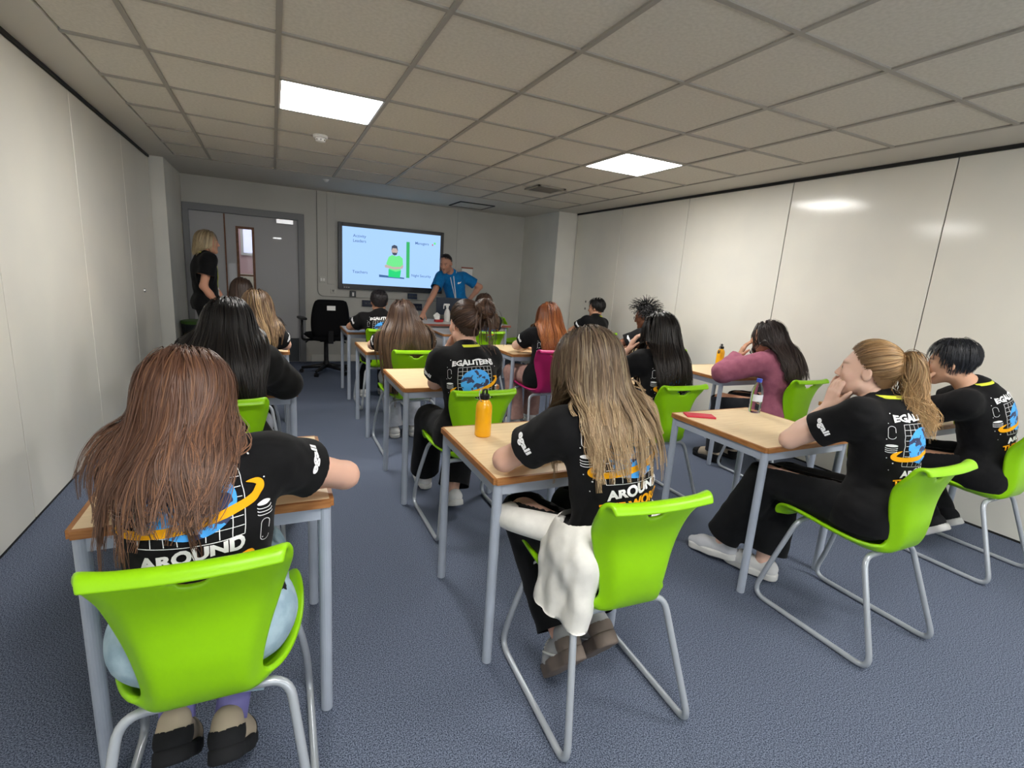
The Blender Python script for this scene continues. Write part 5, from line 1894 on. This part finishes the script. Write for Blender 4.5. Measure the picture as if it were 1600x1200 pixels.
# ---------------- row nearest the rear of the room
PEOPLE['LA'] = dict(lod=0, label='girl with long auburn hair in a black printed tee, arms folded on desk',
    pel=(-.16, 1.20, .545), neck=(-.165, 1.25, .945), head=(-.185, 1.315, 1.030), look=(4, -24, 0), shw=.148,
    armR=dict(e=(.175, 1.43, .775), w=(-.05, 1.52, .765), n=(0, 0, -1)), shL=(-.285, 1.29, .895), armL=dict(e=(-.335, 1.52, .775), w=(-.14, 1.60, .765), n=(0, 0, -1)),
    legL=dict(k=(-.27, 1.56, .50), a=(-.255, 1.30, .20), toe=(.05, .72, -.62), up=(0, .62, .72)),
    legR=dict(k=(-.07, 1.56, .50), a=(-.135, 1.28, .18), toe=(.15, .74, -.60), up=(0, .60, .74)),
    top=TEE(hem=.05, sleeve=.42, print=dict(at=.80, sc=.82)), bottom=dict(m=M_jeans, kr=.07, ar=.062, drop=-.06), sock=mat('lilac sock', srgb(122, 118, 176), .9), shoe=SUEDE, skin=FAIR,
    hair=dict(kind='long', root=srgb(84, 55, 41), tip=srgb(92, 68, 56), hi=srgb(150, 106, 76), hi_p=.2, len=.265, lvar=.24, roots=760, per=11, w=.0030, n=20, vol=.024, pull=(-.02, -.16, -1), wav=.012, clump=.7, spread=.011, part=.02, half=.08, gather=8, shift=(-.065, 0, 0), var=.16))
PEOPLE['MA'] = dict(lod=0, label='girl with long ombre hair in a black printed tee, white sweater tied round her waist',
    pel=(.955, 1.16, .545), neck=(.925, 1.245, .985), head=(.905, 1.315, 1.105), look=(8, -12, 0), yaw=6,
    armL=dict(e=(.685, 1.42, .775), w=(.84, 1.53, .765)), armR=dict(e=(1.19, 1.46, .775), w=(1.02, 1.56, .765)),
    legL=dict(k=(.84, 1.54, .50), a=(.845, 1.22, .20), toe=(0, .62, -.78), up=(0, .78, .62)), legR=dict(k=(1.06, 1.54, .50), a=(.975, 1.22, .225), toe=(.12, .62, -.76), up=(0, .78, .62)),
    top=TEE(hem=.02, print=dict(at=.74, sc=.86)), bottom=dict(m=M_blk, kr=.075, ar=.066, drop=-.03), shoe=RUNNER, skin=FAIR, extra=sweater,
    hair=dict(kind='long', root=srgb(72, 58, 48), tip=srgb(150, 124, 92), power=1.3, hi=srgb(200, 178, 140), hi_p=.16, len=.315, lvar=.18, roots=760, per=11, w=.0030, n=20, vol=.024, pull=(.03, -.17, -1), wav=.010, clump=.72, spread=.011, part=-.02, half=.115, gather=6, shift=(.02, 0, 0), var=.16))
PEOPLE['RA'] = dict(lod=0, label='girl with a wavy blond ponytail in a black printed tee, chin resting in her hands', eyes=True,
    pel=(2.215, 1.065, .545), neck=(2.225, 1.125, .975), head=(2.205, 1.19, 1.095), look=(22, 2, 0), yaw=8,
    armL=dict(e=(2.02, 1.34, .765), w=(2.130, 1.275, .915), f=(.12, -.10, .9), n=(.75, -.35, 0), curl=(6, 14, 12), thumb=(.75, .5, .3)),
    armR=dict(e=(2.34, 1.40, .765), w=(2.225, 1.315, .915), f=(0, -.12, .9), n=(-.65, -.75, 0), curl=(6, 14, 12), thumb=(.75, .5, .3)),
    legL=dict(k=(2.10, 1.47, .53), a=(2.075, 1.63, .115), toe=(-.30, 1, -.12), up=(0, .1, 1)), legR=dict(k=(2.25, 1.47, .50), a=(2.16, 1.45, .095), toe=(-.35, 1, 0)),
    top=TEE(print=dict(at=.66), hem=.06), bottom=dict(m=M_blk, kr=.072, ar=.090, drop=-.05), shoe=dict(L=W_SLIP, R=W_SNEAK), skin=PALE, lanyard=dict(drop=.36, badge=True),
    hair=dict(kind='pony', root=srgb(116, 88, 60), tip=srgb(176, 140, 96), hi=srgb(214, 180, 130), hi_p=.2, tie=(.18, -.82, .36), len=.32, roots=1000, per=4, w=.0034, n=22, tail=260, tper=5, wav=.030, taildir=(-.35, .25, -.2), stiff=.62, fan=.30, vol=.014, line=.24, band=M_black))
PEOPLE['WA'] = dict(lod=0, label='boy with a black bowl haircut in a black printed tee, hands clasped at his mouth', eyes=True,
    pel=(3.45, 1.185, .545), neck=(3.37, 1.275, .965), head=(3.275, 1.365, 1.085), look=(18, -8, 0), yaw=14, shw=.158, size=1.03,
    armL=dict(e=(3.255, 1.47, .775), w=(3.195, 1.475, .955), f=(.25, -.05, .8), n=(.75, -.2, -.1), curl=(55, 70, 45)),
    armR=dict(e=(3.58, 1.56, .775), w=(3.275, 1.515, .955), f=(-.3, -.1, .8), n=(-.7, -.4, 0), curl=(55, 70, 45)),
    legL=dict(k=(3.33, 1.57, .50), a=(3.36, 1.33, .19), toe=(0, .7, -.6), up=(0, .6, .7)), legR=dict(k=(3.56, 1.57, .50), a=(3.50, 1.33, .21), toe=(0, .75, -.55), up=(0, .55, .75)),
    top=TEE(hem=.09, print=dict(at=.66)), bottom=dict(m=M_blk, kr=.07, ar=.06), shoe=B_SNEAK, skin=srgb(206, 160, 132), lanyard=dict(badge=False, drop=.2),
    hair=dict(kind='bowl', root=srgb(22, 23, 27), tip=srgb(40, 42, 48), len=.085, roots=900, per=4, w=.004, n=12, vol=.022, lift=.12, line=.0, stiff=.75, side=.7, low=-.2))
# ---------------- second row
PEOPLE['LB'] = dict(label='student with long black hair in a long sleeved dark top',
    pel=(-.21, 2.465, .545), neck=(-.20, 2.51, .965), head=(-.185, 2.565, 1.065), look=(0, -10, 0), shw=.148,
    armR=dict(e=(.045, 2.66, .785), w=(-.12, 2.83, .765)), armL=dict(e=(-.43, 2.68, .785), w=(-.28, 2.83, .765)),
    top=dict(m=M_dark, long=True, name='sweater', infl=.022), bottom=dict(m=M_lgrey), shoe=W_SNEAK, skin=FAIR,
    hair=dict(kind='long', root=srgb(17, 15, 15), tip=srgb(28, 23, 22), len=.44, roots=620, per=5, w=.006, n=22, vol=.034, pull=(0, -.16, -1), wav=.006, half=.13, gather=6, maxdx=.2))
PEOPLE['MB'] = dict(letters=True, label='girl with brown hair pinned up in a loose bun wearing a black printed tee',
    pel=(.955, 2.46, .545), neck=(.935, 2.51, .97), head=(.94, 2.57, 1.105), look=(10, -6, 0), shw=.138,
    armL=dict(e=(.80, 2.62, .775), w=(.895, 2.685, .955), f=(.35, -.1, .8), n=(.6, -.6, .1), curl=(35, 50, 30)), armR=dict(e=(1.17, 2.70, .785), w=(1.03, 2.83, .765)),
    legL=dict(k=(.84, 2.83, .50), a=(.86, 2.98, .09)), legR=dict(k=(1.06, 2.84, .50), a=(.93, 2.60, .12), toe=(0, .9, -.4), up=(0, .4, .9)),
    top=TEE(hem=.07, print=dict(at=.63)), bottom=dict(m=M_blk, kr=.078, ar=.085, drop=-.03), shoe=W_SNEAK, skin=FAIR, lanyard=dict(drop=.25), extra=key_clip,
    hair=dict(kind='updo', root=srgb(50, 36, 30), tip=srgb(78, 56, 44), hi=srgb(120, 88, 66), hi_p=.15, tie=(.45, -.72, .40), bun=.050, loops=240, len=.22, wisps=46, roots=700, per=4, w=.005, vol=.018, line=.16))
PEOPLE['RB'] = dict(label='girl with long straight black hair in a black printed tee',
    pel=(2.235, 2.395, .545), neck=(2.235, 2.43, .965), head=(2.24, 2.485, 1.09), look=(18, -10, 0),
    armL=dict(e=(1.99, 2.66, .775), w=(2.115, 2.615, .95), f=(.25, -.2, .9), n=(.7, -.4, 0), curl=(15, 25, 20)), armR=dict(e=(2.46, 2.70, .775), w=(2.30, 2.80, .765)),
    top=TEE(hem=.07, print=dict(at=.60)), bottom=BLK, shoe=W_SNEAK, skin=FAIR,
    hair=dict(kind='long', root=srgb(18, 15, 14), tip=srgb(36, 29, 25), len=.40, roots=600, per=5, w=.005, n=22, vol=.028, pull=(0, -.15, -1), wav=.008, half=.12, gather=4, lvar=.2))
PEOPLE['WB'] = dict(label='girl with long wavy dark hair in a dusty pink hoodie',
    pel=(3.43, 2.415, .545), neck=(3.385, 2.475, .945), head=(3.335, 2.54, 1.06), look=(30, -4, 0), yaw=8,
    armL=dict(e=(3.07, 2.655, .785), w=(3.225, 2.665, .895), f=(.2, -.2, .9), n=(.7, -.5, 0), curl=(12, 20, 15)), armR=dict(e=(3.62, 2.77, .785), w=(3.42, 2.84, .765)),
    top=dict(m=M_pink, long=True, name='hoodie', infl=.024, wr=.006, hem=.10), bottom=dict(m=M_dgrey), shoe=SUEDE, skin=TAN, extra=hood,
    hair=dict(kind='long', root=srgb(40, 32, 32), tip=srgb(58, 46, 42), len=.38, roots=560, per=5, w=.006, n=22, vol=.030, pull=(.06, -.34, -1), wav=.020, wfreq=2.5, part=-.1))
# ---------------- third row
PEOPLE['LC'] = dict(lod=1, label='girl with blond highlights in long brown hair wearing a black printed tee',
    pel=(-.18, 3.80, .545), neck=(-.14, 3.845, .94), head=(-.105, 3.905, 1.045), look=(0, -14, 0),
    armR=dict(e=(.07, 3.98, .785), w=(-.08, 4.14, .765)), armL=dict(e=(-.38, 4.0, .785), w=(-.25, 4.15, .765)),
    top=TEE(hem=.08, print=dict(at=.55)), bottom=BLK, shoe=W_SNEAK, skin=FAIR,
    hair=dict(kind='long', root=srgb(70, 54, 42), tip=srgb(110, 86, 62), hi=srgb(186, 156, 112), hi_p=.2, len=.30, roots=480, per=4, w=.007, n=18, vol=.026, pull=(.12, -.16, -1)))
PEOPLE['MC'] = dict(lod=1, label='girl with very long brown hair hanging to her chair seat',
    pel=(.94, 3.755, .545), neck=(.91, 3.80, .915), head=(.90, 3.865, 1.015), look=(0, -14, 0), shw=.148,
    armL=dict(e=(.70, 4.0, .785), w=(.84, 4.14, .765)), armR=dict(e=(1.17, 4.0, .785), w=(1.02, 4.14, .765)),
    legL=dict(k=(.85, 4.12, .50), a=(.89, 4.03, .09)), legR=dict(k=(1.04, 4.12, .50), a=(1.05, 4.03, .09)),
    top=TEE(hem=.08, print=dict(at=.45)), bottom=dict(m=M_lgrey, ar=.062), shoe=W_SNEAK, skin=FAIR,
    hair=dict(kind='long', root=srgb(62, 46, 40), tip=srgb(94, 72, 52), hi=srgb(126, 98, 70), hi_p=.15, len=.56, roots=560, per=6, w=.006, n=24, vol=.034, pull=(0, -.10, -1), wav=.012, half=.15, gather=3, maxdx=.24))
PEOPLE['RC'] = dict(lod=1, label='girl with long ginger hair in dusty rose trousers on the magenta chair',
    pel=(2.15, 3.765, .545), neck=(2.175, 3.81, .94), head=(2.20, 3.87, 1.05), look=(-4, -14, 0),
    armL=dict(e=(1.97, 4.0, .785), w=(2.09, 4.12, .765)), armR=dict(e=(2.40, 4.0, .785), w=(2.27, 4.12, .765)),
    legL=dict(k=(2.0, 4.10, .52), a=(2.02, 4.02, .09)),
    top=TEE(hem=.08, print=dict(at=.55)), bottom=dict(m=M_rose, kr=.075, ar=.07), shoe=W_SNEAK, skin=PALE,
    hair=dict(kind='long', root=srgb(92, 46, 24), tip=srgb(142, 84, 44), hi=srgb(190, 122, 66), hi_p=.2, len=.42, roots=520, per=5, w=.006, n=20, vol=.030, pull=(0, -.14, -1), wav=.012))
PEOPLE['WC'] = dict(lod=1, label='student with curly black hair and glasses in a black tee',
    pel=(3.43, 3.81, .545), neck=(3.39, 3.87, .965), head=(3.335, 3.925, 1.085), look=(34, -14, 0), yaw=12, shw=.158,
    armL=dict(e=(3.06, 3.99, .785), w=(3.16, 4.14, .78)), armR=dict(e=(3.62, 4.05, .785), w=(3.42, 4.14, .765)),
    top=TEE(hem=.09), bottom=BLK, shoe=B_SNEAK, skin=BROWN, extra=glasses,
    hair=dict(kind='curly', root=srgb(17, 16, 17), tip=srgb(24, 23, 24), len=.075, roots=700, per=3, w=.006, n=12, vol=.03, lift=.45, stiff=.92, side=.9, cap=.022))
# ---------------- row nearest the display
PEOPLE['LD'] = dict(lod=2, label='dark haired student seated beside the standing woman',
    pel=(-.25, 5.10, .545), neck=(-.26, 5.15, .96), head=(-.26, 5.205, 1.085), look=(0, -6, 0),
    armL=dict(e=(-.48, 5.3, .785), w=(-.33, 5.44, .765)), armR=dict(e=(-.03, 5.3, .785), w=(-.18, 5.44, .765)),
    top=TEE(hem=.08), bottom=BLK, shoe=W_SNEAK, skin=FAIR,
    hair=dict(kind='long', root=srgb(40, 29, 24), tip=srgb(56, 40, 32), len=.22, roots=380, per=4, w=.009, n=16, vol=.02))
PEOPLE['MD'] = dict(lod=2, label='boy with short dark hair in a black printed tee facing the display',
    pel=(.97, 5.07, .545), neck=(.965, 5.115, .925), head=(.965, 5.175, 1.045), look=(0, -6, 0), shw=.155,
    armL=dict(e=(.70, 5.27, .785), w=(.85, 5.42, .765)), armR=dict(e=(1.22, 5.28, .785), w=(1.07, 5.42, .765)),
    top=TEE(hem=.08, print=dict(at=.62)), bottom=BLK, shoe=W_SNEAK, skin=TAN,
    hair=dict(kind='short', root=srgb(28, 26, 30), tip=srgb(40, 36, 38), len=.04, roots=420, per=3, w=.007, n=8, vol=.012, low=-.35))
PEOPLE['RD'] = dict(lod=2, label='girl with straight brown hair seated below the man in blue',
    pel=(2.07, 5.04, .545), neck=(2.085, 5.085, .945), head=(2.095, 5.145, 1.065), look=(-4, -6, 0),
    armL=dict(e=(1.85, 5.27, .785), w=(1.98, 5.38, .765)), armR=dict(e=(2.30, 5.27, .785), w=(2.17, 5.38, .765)),
    top=TEE(hem=.08, print=dict(at=.60)), bottom=BLK, shoe=W_SNEAK, skin=FAIR,
    hair=dict(kind='long', root=srgb(52, 37, 30), tip=srgb(78, 58, 42), len=.30, roots=380, per=4, w=.009, n=16, vol=.022))
PEOPLE['WD'] = dict(lod=2, label='boy with short black hair and a lanyard by the partition',
    pel=(3.58, 5.10, .545), neck=(3.61, 5.15, .955), head=(3.635, 5.205, 1.075), look=(32, -4, 0), yaw=10,
    armL=dict(e=(3.36, 5.3, .785), w=(3.5, 5.44, .765)), armR=dict(e=(3.82, 5.3, .785), w=(3.66, 5.44, .765)),
    top=TEE(hem=.08, print=False), bottom=BLK, shoe=W_SNEAK, skin=TAN, lanyard=dict(drop=.25),
    hair=dict(kind='short', root=srgb(16, 15, 16), tip=srgb(24, 22, 23), len=.055, roots=420, per=3, w=.007, n=8, vol=.02, low=-.30))
# ---------------- standing adults
PEOPLE['W'] = dict(lod=1, hvox=.006, label='woman with a blond bob in a black tee standing by the door', eyes=True, size=1.0,
    pel=(-.66, 6.36, .90), neck=(-.655, 6.36, 1.395), head=(-.615, 6.355, 1.53), look=(-82, 0, 0), yaw=-74, shw=.145, bow=.01,
    armR=dict(e=(-.66, 6.18, 1.075), w=(-.52, 6.20, .86), f=(.5, .2, -.8), n=(.2, 1, 0)), armL=dict(e=(-.62, 6.53, 1.075), w=(-.47, 6.47, .86), f=(.5, -.2, -.8), n=(.2, -1, 0)),
    legL=dict(k=(-.64, 6.45, .48), a=(-.66, 6.45, .09), toe=(1, 0, 0)), legR=dict(k=(-.64, 6.27, .48), a=(-.66, 6.27, .09), toe=(1, 0, 0)),
    top=dict(m=M_tee, infl=.02, hem=.08), bottom=BLK, shoe=B_SNEAK, skin=srgb(204, 150, 124), lanyard=dict(drop=.34), extra=earring,
    hair=dict(kind='bob', root=srgb(122, 104, 80), tip=srgb(178, 160, 126), hi=srgb(206, 190, 154), hi_p=.25, len=.15, roots=520, per=4, w=.006, n=16, vol=.020, part=.15, line=-.08, wav=.003, pull=(-.15, 0, -1), gather=0))
PEOPLE['M'] = dict(lod=1, hvox=.006, label='man in a blue tee leaning on the front table, other hand on his hip', eyes=True, size=1.06, hs=1.02,
    pel=(2.44, 7.0, .92), neck=(2.31, 6.93, 1.385), head=(2.185, 6.84, 1.515), look=(140, -22, 0), yaw=158, shw=.185, bow=.01, stubble=True,
    armR=dict(e=(2.00, 6.76, 1.09), w=(1.845, 6.69, .835), f=(-.35, -.25, -.75), n=(-.3, .1, -.9), curl=(30, 35, 20)), armL=dict(e=(2.77, 6.98, 1.22), w=(2.63, 7.04, 1.02), f=(-.75, -.2, -.5), n=(-.6, -.3, .1), curl=(25, 30, 20)),
    shR=(2.15, 6.93, 1.335), shL=(2.50, 6.98, 1.35),
    legL=dict(k=(2.55, 6.99, .48), a=(2.55, 7.06, .09), toe=(0, -1, 0)), legR=dict(k=(2.35, 6.99, .48), a=(2.33, 7.06, .09), toe=(0, -1, 0)),
    top=dict(m=M_blue, infl=.014, hem=.07, sleeve=.66, wr=.005), bottom=dict(m=M_navy), shoe=B_SNEAK, skin=srgb(188, 138, 116), lanyard=dict(m=mat('white lanyard', srgb(214, 220, 226), .7), drop=.42, w=.011), extra=chest_logo,
    hair=dict(kind='short', root=srgb(40, 36, 38), tip=srgb(62, 58, 60), len=.018, roots=600, per=3, w=.005, n=6, vol=.004, cap=.004, line=-.04, low=-.30))
for _i, (_k, _sp) in enumerate(PEOPLE.items()):
    if 'ONLY' in globals() and _k not in ONLY:
        continue
    if _k in CHAIRS:
        _sp['hair']['chair'] = CHAIRS[_k][:2]
    build_person(_sp, 100 + 7 * _i)
